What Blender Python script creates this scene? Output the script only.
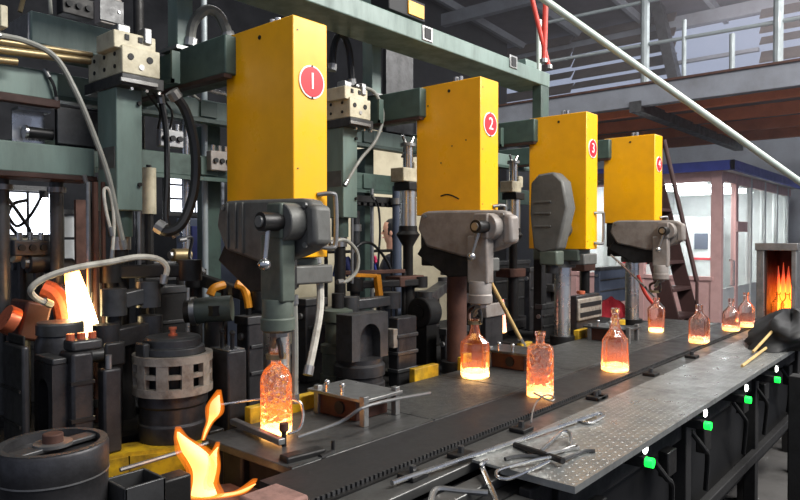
import bpy, bmesh, math, random
from mathutils import Vector, Matrix
random.seed(7)
SC = bpy.context.scene
COL = SC.collection
for o in list(bpy.data.objects): bpy.data.objects.remove(o)

# ------------------------------------------------------------------ camera
FPX = 660.0                                   # focal length in pixels of an 800 wide frame
CAM = Vector((0, 0, 1.66))
YAW = math.atan(570 / 660)                    # the bottle line runs 41 degrees right of the view
PITCH = math.atan(12 / 660)
FWD = Vector((math.cos(YAW) * math.cos(PITCH), math.sin(YAW) * math.cos(PITCH), -math.sin(PITCH)))
RIGHT = Vector((math.sin(YAW), -math.cos(YAW), 0))
UP = RIGHT.cross(FWD)
cam = bpy.data.cameras.new('camera'); camo = bpy.data.objects.new('camera', cam); COL.objects.link(camo)
cam.sensor_width = 36; cam.lens = 36 * FPX / 800; cam.clip_start = .02; cam.clip_end = 200
camo.matrix_world = Matrix((( RIGHT.x, UP.x, -FWD.x, CAM.x), (RIGHT.y, UP.y, -FWD.y, CAM.y), (RIGHT.z, UP.z, -FWD.z, CAM.z), (0, 0, 0, 1)))
SC.camera = camo

# ------------------------------------------------------------------ world, lamps, exposure
W = bpy.data.worlds.new('world'); SC.world = W; W.use_nodes = True
bg = W.node_tree.nodes['Background']; bg.inputs[0].default_value = (.60, .68, .92, 1); bg.inputs[1].default_value = .5
def area(name, loc, target, sx, sy, power, col=(1, 1, 1)):
    l = bpy.data.lights.new(name, 'AREA'); l.shape = 'RECTANGLE'; l.size = sx; l.size_y = sy; l.energy = power; l.color = col
    o = bpy.data.objects.new(name, l); COL.objects.link(o); o.location = loc
    o.rotation_euler = (Vector(target) - Vector(loc)).to_track_quat('-Z', 'Y').to_euler(); return o
area('hall_area_light', (3.1, -1.5, 5.2), (2.8, 1.9, 1.4), 4.0, .6, 360, (1, .98, .94))
area('hall_area_light', (-1.4, .8, 5.2), (1.4, 2.4, 1.2), 2.0, .8, 26, (1, .98, .95))
area('hall_area_light', (6.0, -2.2, 4.8), (6.0, 2.2, 1.2), 4.0, .6, 300, (1, .97, .94))
area('hall_area_light', (4.0, 5.2, 5.6), (4.0, 5.0, 0), 4.0, .8, 75)
area('hall_area_light', (10.2, .2, 5.6), (9.5, 1.8, 2), 3.0, 1.0, 260)
area('hall_area_light', (12.6, 3.0, 5.2), (13.6, 3.0, 7), 2.0, 1.0, 60, (1, .92, .92))  # unseen uplight added to brighten the far roof
SC.view_settings.view_transform = 'Standard'; SC.view_settings.look = 'None'
SC.view_settings.exposure = 0.2; SC.view_settings.gamma = 1; SC.view_settings.use_curve_mapping = False

# ------------------------------------------------------------------ helpers
def at(px, py, X=None, Y=None, Z=None, d=None):
    """point of the place seen at photo pixel px,py that lies in the plane X=, Y= or Z="""
    v = FWD + RIGHT * ((px - 400) / FPX) + UP * ((250 - py) / FPX)
    if X is not None: t = (X - CAM.x) / v.x
    elif Y is not None: t = (Y - CAM.y) / v.y
    elif Z is not None: t = (Z - CAM.z) / v.z
    else: t = d
    return CAM + v * t
def corner(pl, pc, pr, yt, yb, Y):
    """upright box from its near corner: left px (face to -X), corner px, right px (face to -Y)"""
    a = at(pc, yt, Y=Y); b = at(pc, yb, Y=Y)
    y1 = at(pl, yt, X=a.x).y if pl is not None else Y + .1
    x1 = at(pr, yt, Y=Y).x if pr is not None else a.x + .1
    return (a.x, x1, Y, y1, b.z, a.z)

def srgb(c):
    return tuple(((v / 255) / 12.92 if v / 255 <= .04045 else ((v / 255 + .055) / 1.055) ** 2.4) for v in c)
MATS = {}
def mat(name, rgb, rough=.6, metal=0., dirt=None, amt=.5, scale=6., bump=.0, bscale=40., spec=.4, streak=False):
    m = bpy.data.materials.new(name); m.use_nodes = True; nt = m.node_tree; N = nt.nodes; L = nt.links
    b = N['Principled BSDF']; c = srgb(rgb) + (1,)
    b.inputs['Base Color'].default_value = c; b.inputs['Roughness'].default_value = rough; b.inputs['Metallic'].default_value = metal
    b.inputs['Specular IOR Level'].default_value = spec
    tc = N.new('ShaderNodeTexCoord'); src = tc.outputs['Object']
    if streak:
        mp = N.new('ShaderNodeMapping'); mp.inputs['Scale'].default_value = (1, 1, .25); L.new(src, mp.inputs[0]); src2 = mp.outputs[0]
    else: src2 = src
    if dirt:
        n = N.new('ShaderNodeTexNoise'); n.inputs['Scale'].default_value = scale; n.inputs['Detail'].default_value = 8; n.inputs['Roughness'].default_value = .65
        L.new(src2, n.inputs['Vector'])
        r = N.new('ShaderNodeValToRGB'); r.color_ramp.elements[0].position = .42; r.color_ramp.elements[1].position = .72
        r.color_ramp.elements[0].color = (0, 0, 0, 1); r.color_ramp.elements[1].color = (amt, amt, amt, 1); L.new(n.outputs[0], r.inputs[0])
        mx = N.new('ShaderNodeMix'); mx.data_type = 'RGBA'; mx.inputs[6].default_value = c; mx.inputs[7].default_value = srgb(dirt) + (1,)
        L.new(r.outputs[0], mx.inputs[0]); L.new(mx.outputs[2], b.inputs['Base Color'])
        mr = N.new('ShaderNodeMapRange'); mr.inputs[1].default_value = .3; mr.inputs[2].default_value = .7
        mr.inputs[3].default_value = max(.05, rough - .12); mr.inputs[4].default_value = min(1, rough + .15)
        L.new(n.outputs[0], mr.inputs[0]); L.new(mr.outputs[0], b.inputs['Roughness'])
    if bump:
        n2 = N.new('ShaderNodeTexNoise'); n2.inputs['Scale'].default_value = bscale; n2.inputs['Detail'].default_value = 4; L.new(src, n2.inputs['Vector'])
        bp = N.new('ShaderNodeBump'); bp.inputs['Strength'].default_value = bump; bp.inputs['Distance'].default_value = .004
        L.new(n2.outputs[0], bp.inputs['Height']); L.new(bp.outputs[0], b.inputs['Normal'])
    MATS[name] = m; return m
def emis(name, rgb, strength):
    m = bpy.data.materials.new(name); m.use_nodes = True; b = m.node_tree.nodes['Principled BSDF']
    b.inputs['Base Color'].default_value = srgb(rgb) + (1,); b.inputs['Emission Color'].default_value = srgb(rgb) + (1,); b.inputs['Emission Strength'].default_value = strength
    MATS[name] = m; return m
mat('yellow', (242, 172, 4), .32, 0, (200, 134, 6), .45, 4, spec=.5)
mat('green', (108, 126, 118), .42, 0, (66, 78, 72), .7, 7, .05, streak=True)
mat('green_shaded', (62, 80, 72), .5, 0, (34, 42, 38), .7, 8, .06)  # the same green paint, darkened for beams in shade
mat('cream', (190, 182, 156), .5, 0, (120, 108, 86), .7, 14, .05)
mat('cast_grey', (96, 96, 92), .55, .25, (60, 56, 52), .6, 9, .15, 60)
mat('cast_light', (140, 134, 128), .5, .25, (100, 84, 74), .7, 9, .15, 60)
mat('arm_green', (84, 92, 82), .5, .1, (50, 54, 48), .6, 10, .08)
mat('iron', (44, 43, 42), .45, .5, (22, 20, 19), .7, 12, .25, 50)
mat('iron_mid', (80, 80, 80), .4, .6, (34, 33, 32), .7, 10, .2, 50)
mat('soot', (26, 25, 25), .75, .1, (14, 13, 12), .8, 10, .3, 40)  # near black for sooty parts and for parts lost in shade
mat('mold', (66, 65, 66), .40, .6, (26, 25, 25), .85, 11, .2, 60)
mat('collar', (150, 142, 130), .5, .3, (78, 62, 52), .8, 18, .35, 70)
mat('steel', (190, 190, 188), .25, .95, (110, 105, 100), .5, 9)
mat('chrome', (196, 196, 192), .28, .9, (170, 168, 164), .4, 3)
mat('steel_dull', (150, 150, 148), .36, .8, (82, 78, 74), .6, 10, .1)
mat('brass', (150, 134, 100), .42, .7, (92, 74, 54), .7, 9)
mat('copper', (222, 120, 84), .35, .6, (150, 70, 44), .5, 30)
mat('rust', (84, 56, 46), .65, .3, (50, 34, 28), .7, 9, .2)
mat('rubber', (20, 20, 21), .45, 0, (34, 32, 30), .5, 12)
mat('hose_grey', (128, 128, 120), .5, 0, (84, 80, 74), .6, 14)
mat('hose_white', (186, 182, 170), .7, 0, (110, 102, 92), .7, 18, .3, 90)
mat('red', (196, 62, 48), .5, 0, (120, 40, 34), .5, 10)
mat('sign_red', (214, 34, 44), .4)
mat('sign_white', (238, 236, 232), .4)
mat('white_paint', (214, 216, 214), .45, 0, (170, 172, 170), .5, 5)
mat('pink_frame', (214, 172, 168), .5, 0, (184, 138, 134), .6, 6)
mat('blue', (58, 74, 168), .5, 0, (44, 56, 120), .5, 6)
mat('navy', (40, 46, 92), .85, 0, (26, 30, 62), .6, 8, .3, 60)
mat('blue_grey', (66, 74, 90), .6, 0, (52, 60, 76), .5, 5)
mat('cream_wall', (200, 190, 162), .8, 0, (150, 138, 112), .6, 3)
mat('concrete', (74, 72, 70), .85, 0, (38, 36, 35), .8, 2.5, .3, 20)
mat('tread', (158, 160, 158), .34, .7, (78, 76, 72), .7, 7, .1, 70)
mat('belt', (52, 51, 51), .5, .45, (42, 40, 39), .7, 7, .15, 80)
mat('ledge', (92, 92, 90), .38, .6, (50, 48, 46), .75, 8, .15, 60)
mat('plate_rough', (74, 74, 72), .5, .5, (40, 38, 36), .6, 24, .7, 120)
mat('roof', (88, 84, 90), .8, 0, (60, 56, 62), .6, 1.5)  # lightened to hold the pale flare over the far roof
mat('board', (92, 78, 70), .8, 0, (52, 46, 46), .7, 2)  # lightened along with the roof for the flare
mat('girder', (128, 132, 140), .6, 0, (90, 88, 90), .6, 2)
mat('orange_joist', (244, 140, 92), .6, 0, (200, 104, 70), .6, 3)
mat('stair_brown', (66, 44, 42), .6, .1, (40, 28, 26), .6, 5)
mat('pipe_green', (180, 192, 182), .35, .2, (140, 150, 136), .5, 6)
mat('cloth_red', (150, 28, 40), .9, 0, (92, 16, 26), .6, 9, .3)
mat('cloth_pink', (224, 54, 104), .9)
mat('skin', (214, 160, 134), .6)
mat('hair', (16, 14, 14), .5)
mat('jacket', (44, 46, 54), .85, 0, (30, 32, 40), .5, 9, .3)
mat('wood_stick', (190, 160, 104), .7, 0, (120, 96, 60), .6, 20)
mat('black', (10, 10, 11), .6)
mat('firebrick', (138, 104, 94), .85, 0, (70, 54, 50), .8, 12, .6, 50)
mat('yellow_deck', (192, 152, 24), .55, 0, (44, 34, 18), .95, 12, .2)
mat('yellow_part', (214, 140, 24), .5, 0, (140, 84, 16), .6, 12)
mat('hot_metal', (82, 50, 40), .45, .5, (48, 32, 28), .7, 9)
mat('wall_dark', (30, 31, 35), .8, 0, (16, 17, 19), .7, 2)
mat('rail_grey', (150, 158, 160), .45, .2, (110, 116, 116), .5, 5)
mat('flange_dark', (62, 42, 36), .6, .3, (36, 28, 26), .7, 9)
emis('white_led', (255, 255, 250), 9); emis('green_led', (20, 250, 70), 2.0)
emis('tube_light', (240, 248, 255), 22); emis('window_day', (232, 238, 250), 2.2)
emis('ember', (255, 90, 20), 4)
def hot_glow(name, top, bot, stops, strength):
    """glowing metal / glass: emission falls with height over the thing itself (it is hottest there)"""
    m = bpy.data.materials.new(name); m.use_nodes = True; nt = m.node_tree; N = nt.nodes; L = nt.links; b = N['Principled BSDF']
    tc = N.new('ShaderNodeTexCoord'); sp = N.new('ShaderNodeSeparateXYZ'); L.new(tc.outputs['Object'], sp.inputs[0])
    ns = N.new('ShaderNodeTexNoise'); ns.inputs['Scale'].default_value = 22; ns.inputs['Detail'].default_value = 3; L.new(tc.outputs['Object'], ns.inputs[0])
    ad = N.new('ShaderNodeMath'); ad.operation = 'MULTIPLY_ADD'; ad.inputs[1].default_value = .05; L.new(ns.outputs[0], ad.inputs[0]); L.new(sp.outputs[2], ad.inputs[2])
    mr = N.new('ShaderNodeMapRange'); mr.inputs[1].default_value = bot; mr.inputs[2].default_value = top; L.new(ad.outputs[0], mr.inputs[0])
    r = N.new('ShaderNodeValToRGB'); cr = r.color_ramp
    cr.elements[0].position = stops[0][0]; cr.elements[0].color = srgb(stops[0][1]) + (1,)
    cr.elements[1].position = stops[-1][0]; cr.elements[1].color = srgb(stops[-1][1]) + (1,)
    for p, c in stops[1:-1]: e = cr.elements.new(p); e.color = srgb(c) + (1,)
    L.new(mr.outputs[0], r.inputs[0]); L.new(r.outputs[0], b.inputs['Emission Color']); b.inputs['Emission Strength'].default_value = strength
    MATS[name] = m; return m, b, N, L

class MB:
    def __init__(s): s.v = []; s.f = []
    def add(s, vs, fs):
        k = len(s.v); s.v += [Vector(v) for v in vs]; s.f += [tuple(i + k for i in f) for f in fs]; return s
    def box(s, x0, x1, y0, y1, z0, z1):
        x0, x1 = sorted((x0, x1)); y0, y1 = sorted((y0, y1)); z0, z1 = sorted((z0, z1))
        return s.add([(x0, y0, z0), (x1, y0, z0), (x1, y1, z0), (x0, y1, z0), (x0, y0, z1), (x1, y0, z1), (x1, y1, z1), (x0, y1, z1)],
                     [(0, 3, 2, 1), (4, 5, 6, 7), (0, 1, 5, 4), (1, 2, 6, 5), (2, 3, 7, 6), (3, 0, 4, 7)])
    def bar(s, p, q, w, h, up=(0, 0, 1)):
        p = Vector(p); q = Vector(q); d = (q - p).normalized(); u = Vector(up)
        if abs(d.dot(u)) > .98: u = Vector((1, 0, 0))
        sd = d.cross(u).normalized() * w / 2; u2 = sd.cross(d).normalized() * h / 2
        vs = [p - sd - u2, p + sd - u2, p + sd + u2, p - sd + u2, q - sd - u2, q + sd - u2, q + sd + u2, q - sd + u2]
        return s.add(vs, [(0, 1, 2, 3), (7, 6, 5, 4), (0, 4, 5, 1), (1, 5, 6, 2), (2, 6, 7, 3), (3, 7, 4, 0)])
    def cyl(s, p, q, r, r2=None, n=16):
        p = Vector(p); q = Vector(q); r2 = r if r2 is None else r2; d = (q - p).normalized()
        u = d.orthogonal().normalized(); w = d.cross(u)
        vs = [c + (u * math.cos(2 * math.pi * i / n) + w * math.sin(2 * math.pi * i / n)) * rr for c, rr in ((p, r), (q, r2)) for i in range(n)]
        return s.add(vs, [tuple(reversed(range(n))), tuple(range(n, 2 * n))] + [(i, (i + 1) % n, n + (i + 1) % n, n + i) for i in range(n)])
    def tube(s, pts, r, n=8, smooth=True):
        P = [Vector(p) for p in pts]
        if smooth and len(P) > 2:
            Q = []
            for i in range(len(P) - 1):
                a = P[max(i - 1, 0)]; b = P[i]; c = P[i + 1]; e = P[min(i + 2, len(P) - 1)]
                for k in range(5):
                    t = k / 5; Q.append(.5 * ((2 * b) + (c - a) * t + (2 * a - 5 * b + 4 * c - e) * t * t + (3 * b - a - 3 * c + e) * t ** 3))
            P = Q + [P[-1]]
        vs = []; u = None
        for i, p in enumerate(P):
            d = (P[min(i + 1, len(P) - 1)] - P[max(i - 1, 0)]).normalized()
            u = d.orthogonal().normalized() if u is None else (u - d * u.dot(d)).normalized()
            w = d.cross(u); vs += [p + (u * math.cos(2 * math.pi * k / n) + w * math.sin(2 * math.pi * k / n)) * r for k in range(n)]
        m = len(P); fs = [tuple(reversed(range(n))), tuple(range((m - 1) * n, m * n))]
        for i in range(m - 1): fs += [(i * n + k, i * n + (k + 1) % n, (i + 1) * n + (k + 1) % n, (i + 1) * n + k) for k in range(n)]
        return s.add(vs, fs)
    def lathe(s, prof, c=(0, 0, 0), n=24, ph=0, sq=0, sx=1, sy=1):
        """profile (r,z) turned about the vertical through c; sq>0 squares the section off"""
        c = Vector(c); vs = []
        for r, z in prof:
            for i in range(n):
                a = 2 * math.pi * (i + .5) / n + ph; x = math.cos(a); y = math.sin(a)
                if sq: k = (abs(x) ** (2 + sq) + abs(y) ** (2 + sq)) ** (1 / (2 + sq)); x /= k; y /= k
                vs.append(c + Vector((x * r * sx, y * r * sy, z)))
        m = len(prof); fs = []
        for j in range(m - 1): fs += [(j * n + k, j * n + (k + 1) % n, (j + 1) * n + (k + 1) % n, (j + 1) * n + k) for k in range(n)]
        fs += [tuple(reversed(range(n))), tuple(range((m - 1) * n, m * n))]
        return s.add(vs, fs)
    def prism(s, poly, axis, a0, a1):
        """polygon in the plane across axis (X: (y,z), Y: (x,z), Z: (x,y)) from a0 to a1"""
        def p3(p, a): return {'X': (a, p[0], p[1]), 'Y': (p[0], a, p[1]), 'Z': (p[0], p[1], a)}[axis]
        n = len(poly)
        return s.add([p3(p, a0) for p in poly] + [p3(p, a1) for p in poly], [tuple(range(n)), tuple(reversed(range(n, 2 * n)))] + [(i, n + i, n + (i + 1) % n, (i + 1) % n) for i in range(n)])
    def ball(s, c, r, n=12, sx=1, sy=1, sz=1):
        prof = [(max(r * math.sin(math.pi * i / n), r * .02), -r * math.cos(math.pi * i / n) * sz) for i in range(n + 1)]
        return s.lathe(prof, c, n + 4, sx=sx, sy=sy)
    def ring(s, c, r0, r1, z0, z1, n=28, a0=0, a1=2 * math.pi):
        full = abs(a1 - a0 - 2 * math.pi) < 1e-6; m = n if full else n + 1; c = Vector(c); vs = []
        for i in range(m):
            a = a0 + (a1 - a0) * i / n; e = Vector((math.cos(a), math.sin(a), 0))
            vs += [c + e * r0 + Vector((0, 0, z0)), c + e * r1 + Vector((0, 0, z0)), c + e * r1 + Vector((0, 0, z1)), c + e * r0 + Vector((0, 0, z1))]
        fs = []
        for i in range(n):
            j = (i + 1) % m
            for k in range(4): fs.append((i * 4 + k, j * 4 + k, j * 4 + (k + 1) % 4, i * 4 + (k + 1) % 4))
        if not full: fs += [(3, 2, 1, 0), (n * 4, n * 4 + 1, n * 4 + 2, n * 4 + 3)]
        return s.add(vs, fs)
    def build(s, name, m, parent=None, bevel=0., angle=35, flat=False):
        off = Vector((0, 0, 0)); p = parent
        if p:
            while p: off = off + p.location; p = p.parent
        else:
            lo = Vector([min(v[i] for v in s.v) for i in range(3)]); hi = Vector([max(v[i] for v in s.v) for i in range(3)])
            off = Vector(((lo.x + hi.x) / 2, (lo.y + hi.y) / 2, lo.z))
        me = bpy.data.meshes.new(name); me.from_pydata([v - off for v in s.v], [], s.f)
        bm = bmesh.new(); bm.from_mesh(me); bmesh.ops.recalc_face_normals(bm, faces=bm.faces); bm.to_mesh(me); bm.free()
        o = bpy.data.objects.new(name, me); COL.objects.link(o)
        me.materials.append(MATS[m] if isinstance(m, str) else m)
        if not flat:
            for q in me.polygons: q.use_smooth = True
            me.set_sharp_from_angle(angle=math.radians(angle))
        if parent: o.parent = parent
        else: o.location = off
        if bevel:
            b = o.modifiers.new('bevel', 'BEVEL'); b.width = bevel; b.segments = 2; b.limit_method = 'ANGLE'; b.angle_limit = math.radians(40)
        return o
def tag(o, label, cat, group=None):
    o['label'] = label; o['category'] = cat
    if group: o['group'] = group
    return o
def thing(name, label, cat, loc, group=None):
    o = bpy.data.objects.new(name, None); COL.objects.link(o); o.location = loc; o.empty_display_size = .05; return tag(o, label, cat, group)
def struct(o): o['kind'] = 'structure'; return o
def stuff(o): o['kind'] = 'stuff'; return o
def dup(root, dloc, label, group=None):
    r = root.copy(); COL.objects.link(r); r.location = root.location + Vector(dloc); r['label'] = label
    if group: r['group'] = group
    for ch in root.children:
        c = ch.copy(); COL.objects.link(c); c.parent = r
        for g in ch.children: e = g.copy(); COL.objects.link(e); e.parent = c
    return r
def text_part(txt, size, loc, m, parent, rot, depth=.001):
    cu = bpy.data.curves.new('numeral', 'FONT'); cu.body = txt; cu.size = size; cu.align_x = 'CENTER'; cu.align_y = 'CENTER'; cu.extrude = depth
    t = bpy.data.objects.new('numeral_curve', cu); COL.objects.link(t)
    me = bpy.data.meshes.new_from_object(t.evaluated_get(bpy.context.evaluated_depsgraph_get())); bpy.data.objects.remove(t)
    off = Vector((0, 0, 0)); p = parent
    while p: off = off + p.location; p = p.parent
    me.transform(Matrix.Translation(Vector(loc) - off) @ rot); o = bpy.data.objects.new('numeral', me); COL.objects.link(o); o.parent = parent
    me.materials.clear(); me.materials.append(MATS[m]); return o
FACE_MY = Matrix.Rotation(math.pi / 2, 4, 'X')      # text that faces -Y
# ------------------------------------------------------------------ the hall
struct(MB().box(-6, 18, -8, 11, -.12, 0).build('floor', 'concrete'))
cl = MB(); cl.prism([(-6, 8.2), (16, 6.5), (16, 6.65), (-6, 8.35)], 'Y', -4, 11); ceil = struct(cl.build('ceiling', 'roof'))
for k in range(10):
    y = -3.4 + k * 1.5; MB().bar((-5.8, y, 8.08), (15.7, y, 6.43), .09, .16).build('purlin', 'girder', ceil)
for k in range(5):
    x = 3.2 + k * 2.9; z = 8.2 - (x + 6) * 1.7 / 22; MB().box(x - .08, x + .08, -3.9, 10.9, z - .42, z - .16).build('rafter', 'girder', ceil)
wf = struct(MB().box(14.6, 14.8, -4, 11, 0, 4.75).build('wall_far', 'girder'))
z = 4.8
for row in range(6):
    for (y0, y1) in ((-4, .9), (.95, 3.2), (4.85, 7.2), (7.25, 10.9)):
        if z > 6.15 and (y0 < 4 and y0 > 0): continue
        g = random.choice((.03, .06, .1)); MB().add([(14.55, y0, z + g), (14.55, y1, z + g), (14.75, y1, z + .29), (14.75, y0, z + .29), (14.6, y0, z + g), (14.6, y1, z + g), (14.8, y1, z + .29), (14.8, y0, z + .29)],
                 [(0, 1, 2, 3), (4, 7, 6, 5), (0, 4, 5, 1), (1, 5, 6, 2), (2, 6, 7, 3), (3, 7, 4, 0)]).build('board', 'board', wf)
    z += .29
MB().bar(at(655, -5, X=14.3), at(676, 84, X=14.3), .3, .2).build('post', 'iron_mid', wf)
MB().box(14.5, 14.6, 3.2, 4.85, 5.35, 5.42).build('mullion', 'girder', wf)
wb = struct(MB().box(-6, 14.6, 9.0, 9.15, 0, 7.6).build('wall_back', 'wall_dark'))

def window(n, pl, pr, yt, yb, Y, nv, nh, m):
    a = at(pl, yt, Y=Y); b = at(pr, yb, Y=Y); x0, x1 = sorted((a.x, b.x)); z0 = b.z; z1 = a.z
    w = MB(); f = .04
    w.box(x0 - f, x1 + f, Y - .05, Y + .06, z1, z1 + f).box(x0 - f, x1 + f, Y - .05, Y + .06, z0 - f, z0).box(x0 - f, x0, Y - .05, Y + .06, z0, z1).box(x1, x1 + f, Y - .05, Y + .06, z0, z1)
    o = struct(w.build('window_%d' % n, 'iron_mid'))
    for i in range(nv):
        for j in range(nh):
            xa = x0 + (x1 - x0) * i / nv; xb = x0 + (x1 - x0) * (i + 1) / nv; za = z0 + (z1 - z0) * j / nh; zb = z0 + (z1 - z0) * (j + 1) / nh
            MB().box(xa + .012, xb - .012, Y + .01, Y + .02, za + .012, zb - .012).build('pane', m, o)
    return o, (x0, x1, z0, z1)
window(1, 4, 52, 190, 236, 5.6, 2, 1, 'window_day')
window(2, 168, 222, 156, 214, 7.0, 2, 4, 'window_day')
window(3, 62, 92, 214, 262, 6.2, 2, 2, 'white_paint')
# partition walls behind the machine
struct(MB().box(4.4, 7.3, 5.4, 5.5, 0, 2.95).build('wall_partition', 'cream_wall'))
struct(MB().box(-2.0, .9, 6.3, 6.4, 0, 3.6).build('wall_left', 'wall_dark'))

# slate blue cabinet seen past the first yellow cover
x0, x1, y0, y1, z0, z1 = corner(176, 186, 240, 218, 300, 4.5)
T = thing('steel_cabinet', 'slate blue steel cabinet in the background left of yellow cover one', 'cabinet', (x0, y0, 0))
MB().box(x0, x1, y0, y1, 0, z1).build('body', 'blue_grey', T, .01)
for k in range(2):
    xa = x0 + .04 + (x1 - x0) / 2 * k; d_ = MB().box(xa, xa + (x1 - x0) / 2 - .06, y0 - .02, y0, .15, z1 - .06).build('door', 'blue_grey' if k else 'navy', T, .004)
    MB().box(xa + .05, xa + .07, y0 - .045, y0 - .02, 1.05, 1.2).build('handle', 'steel_dull', d_)
# tan door panel and posts seen through the left frame
tag(MB().box(*corner(74, 76, 86, 214, 300, 6.0)[:4], 0, 2.0).build('door_panel', 'rust'), 'tan brown panel far behind the green column on the left', 'panel')

# ---- platform with railing
PX = 7.9
P1 = at(680, 78, X=PX).z; P0 = at(680, 101, X=PX).z
tl = at(44, 198, Y=4.8); T = thing('tube_lamp', 'bright upright tube lamp in front of the left window', 'lamp', (tl.x, tl.y, 0))
bt = at(44, 234, Y=4.8); MB().cyl(bt, tl, .022, n=10).build('tube', 'tube_light', T); MB().cyl((bt.x, bt.y, 0), bt, .03, n=10).build('stand', 'iron', T); MB().cyl(tl, tl + Vector((0, 0, .05)), .03, n=10).build('cap', 'iron', T)
T = thing('steel_platform', 'grey steel gantry platform on girders with orange joists beneath', 'platform', (PX, 2, P0))
MB().box(PX, PX + .12, -1.5, 6.5, P0, P1).build('edge_girder', 'girder', T, .01)
MB().box(PX - .03, PX + .15, -1.5, 6.5, P1 - .015, P1 + .01).build('girder_flange', 'rust', T)
MB().box(PX + .12, 12.6, -1.5, 6.5, P1 - .06, P1).build('deck', 'girder', T)
for k in range(4):
    x = PX + .8 + k * 1.15; MB().box(x, x + .09, -1.5, 6.5, P1 - .22, P1 - .06).build('joist', 'orange_joist', T)
for y in (.2, 3.0, 5.6): MB().box(PX - .02, 12.6, y, y + .14, P0 - .06, P1 - .2).build('cross_girder', 'iron_mid' if y == 3.0 else 'girder', T)
for x, y in ((12.3, .3), (12.3, 5.6), (8.0, 5.65), (8.0, -1.3)): MB().box(x, x + .18, y, y + .18, 0, P0).build('column', 'girder', T)
T = thing('railing', 'light grey tube railing along the gantry platform edge', 'railing', (PX, 2, P1))
for px, w, ytop in ((645, .1, -40), (684, .05, 20), (732, .06, 34), (778, .1, -40)):
    b = at(px, 60, X=PX + .06); tz = at(px, ytop, X=PX + .06).z
    MB().cyl((PX + .06, b.y, P1), (PX + .06, b.y, tz), w / 2, n=10).build('post', 'rail_grey', T)
for (pa, ya, pb, yb) in ((540, 63, 812, 16), (540, 24, 812, -34)):
    MB().cyl(at(pa, ya, X=PX + .06), at(pb, yb, X=PX + .06), .022, n=10).build('rail', 'rail_grey', T)
# pale diagonal pipe
A = at(545, 0, d=4.0); B = at(800, 182, d=4.4); D = (B - A)
T = thing('diagonal_pipe', 'long pale green pipe sloping down across the upper right', 'pipe', ((B + D * .12).x, (B + D * .12).y, 0))
MB().cyl(A - D * .25, B + D * .12, .022, n=14).build('pipe_run', 'pipe_green', T)
e = B + D * .12; MB().cyl((e.x, e.y, 0), e, .03, n=12).build('stand_post', 'pipe_green', T)
# red twin pipes by the beam end
for (a, b, lab, r) in (((530, -10), (549, 68), 'slanting red pipe of the pair at the beam end', .017), ((546, -10), (544, 62), 'upright red pipe of the pair at the beam end', .02)):
    o = thing('red_pipe', lab, 'pipe', at(b[0], b[1], d=4.9)); MB().cyl(at(*a, d=4.9), at(*b, d=4.9), r, n=10).build('pipe_run', 'red', o)
    MB().cyl(at(b[0], b[1] - 3, d=4.9), at(b[0], b[1] + 1, d=4.9), r * 1.5, n=10).build('coupling', 'steel_dull', o)
tag(MB().cyl(at(539, 20, d=5.1), at(539, 20, d=5.1) * 1 - Vector((0, 0, at(539, 20, d=5.1).z)), .02, n=10).build('conduit', 'pipe_green'), 'pale conduit standing beside the red pipes', 'pipe')

# ---- glass booth
bc = at(722, 170, X=9.6); BX = 9.6; BY = bc.y; BT = bc.z
T = thing('control_booth', 'pink framed glass control booth with blue roof edge', 'booth', (BX, BY, 0))
BL = BY + 2.2; BR = 14.2; SILL = 1.08
MB().box(BX - .16, BR, BY - .16, BL, BT, BT + .05).build('roof', 'white_paint', T)
MB().box(BX - .2, BX - .15, BY - .2, BL, BT - .02, BT + .11).box(BX - .2, BR, BY - .2, BY - .15, BT - .02, BT + .11).build('roof_edge', 'blue', T)
for (x, y, w) in ((BX, BY, .14), (BX, BY + 1.05, .08), (BX, BL - .1, .1)):
    MB().box(x, x + .1, y, y + w, 0, BT).build('post', 'pink_frame', T, .006)
for x in (10.35, 11.2, 12.1, 13.0, 13.9): MB().box(x, x + (.12 if x < 10.5 else .07), BY, BY + .08, 0, BT).build('post', 'pink_frame' if x < 10.5 else 'white_paint', T, .006)
MB().box(BX + .01, BX + .09, BY + .14, BL, BT - .14, BT).box(BX + .1, BR, BY + .01, BY + .07, BT - .14, BT).build('head_rail', 'pink_frame', T)
MB().box(BX + .02, BX + .08, BY + .14, BL, .0, SILL).build('lower_panel', 'pink_frame', T)
MB().box(BX + .1, BR, BY + .02, BY + .06, .0, SILL - .12).build('lower_panel', 'white_paint', T)
MB().box(BX - .02, BX + .1, BY + .1, BL, SILL, SILL + .05).build('sill', 'pink_frame', T)
MB().box(10.35, 10.9, BY - .02, BY + .0, 1.75, 1.9).build('nameplate', 'pink_frame', T)
dr = MB().box(BX + .14, 10.33, BY + .03, BY + .05, .1, BT - .15).build('door_glass', None or 'white_paint', T)
gl = bpy.data.materials.new('booth_glass'); gl.use_nodes = True; g_ = gl.node_tree.nodes['Principled BSDF']
g_.inputs['Base Color'].default_value = (.9, .95, .95, 1); g_.inputs['Roughness'].default_value = .02; g_.inputs['Transmission Weight'].default_value = 1; g_.inputs['IOR'].default_value = 1.02; MATS['booth_glass'] = gl
dr.data.materials[0] = gl
MB().tube([(9.95, BY - .01, 1.0), (9.95, BY - .07, 1.0), (9.95, BY - .07, 1.35), (9.95, BY - .01, 1.35)], .015, smooth=False).build('door_handle', 'steel', T)
for (a, b) in ((BY + .14, BY + 1.05), (BY + 1.13, BL - .1)): MB().box(BX + .045, BX + .055, a, b, SILL + .05, BT - .14).build('pane', gl, T)
for (a, b) in ((10.47, 11.2), (11.27, 12.1), (12.17, 13.0), (13.07, 13.9)): MB().box(a, b, BY + .035, BY + .045, SILL - .12, BT - .14).build('pane', gl, T)
MB().box(BX + .1, BR, BL - .06, BL, 0, BT).box(BR - .06, BR, BY + .1, BL, 0, BT).build('rear_wall', 'white_paint', T)
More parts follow.
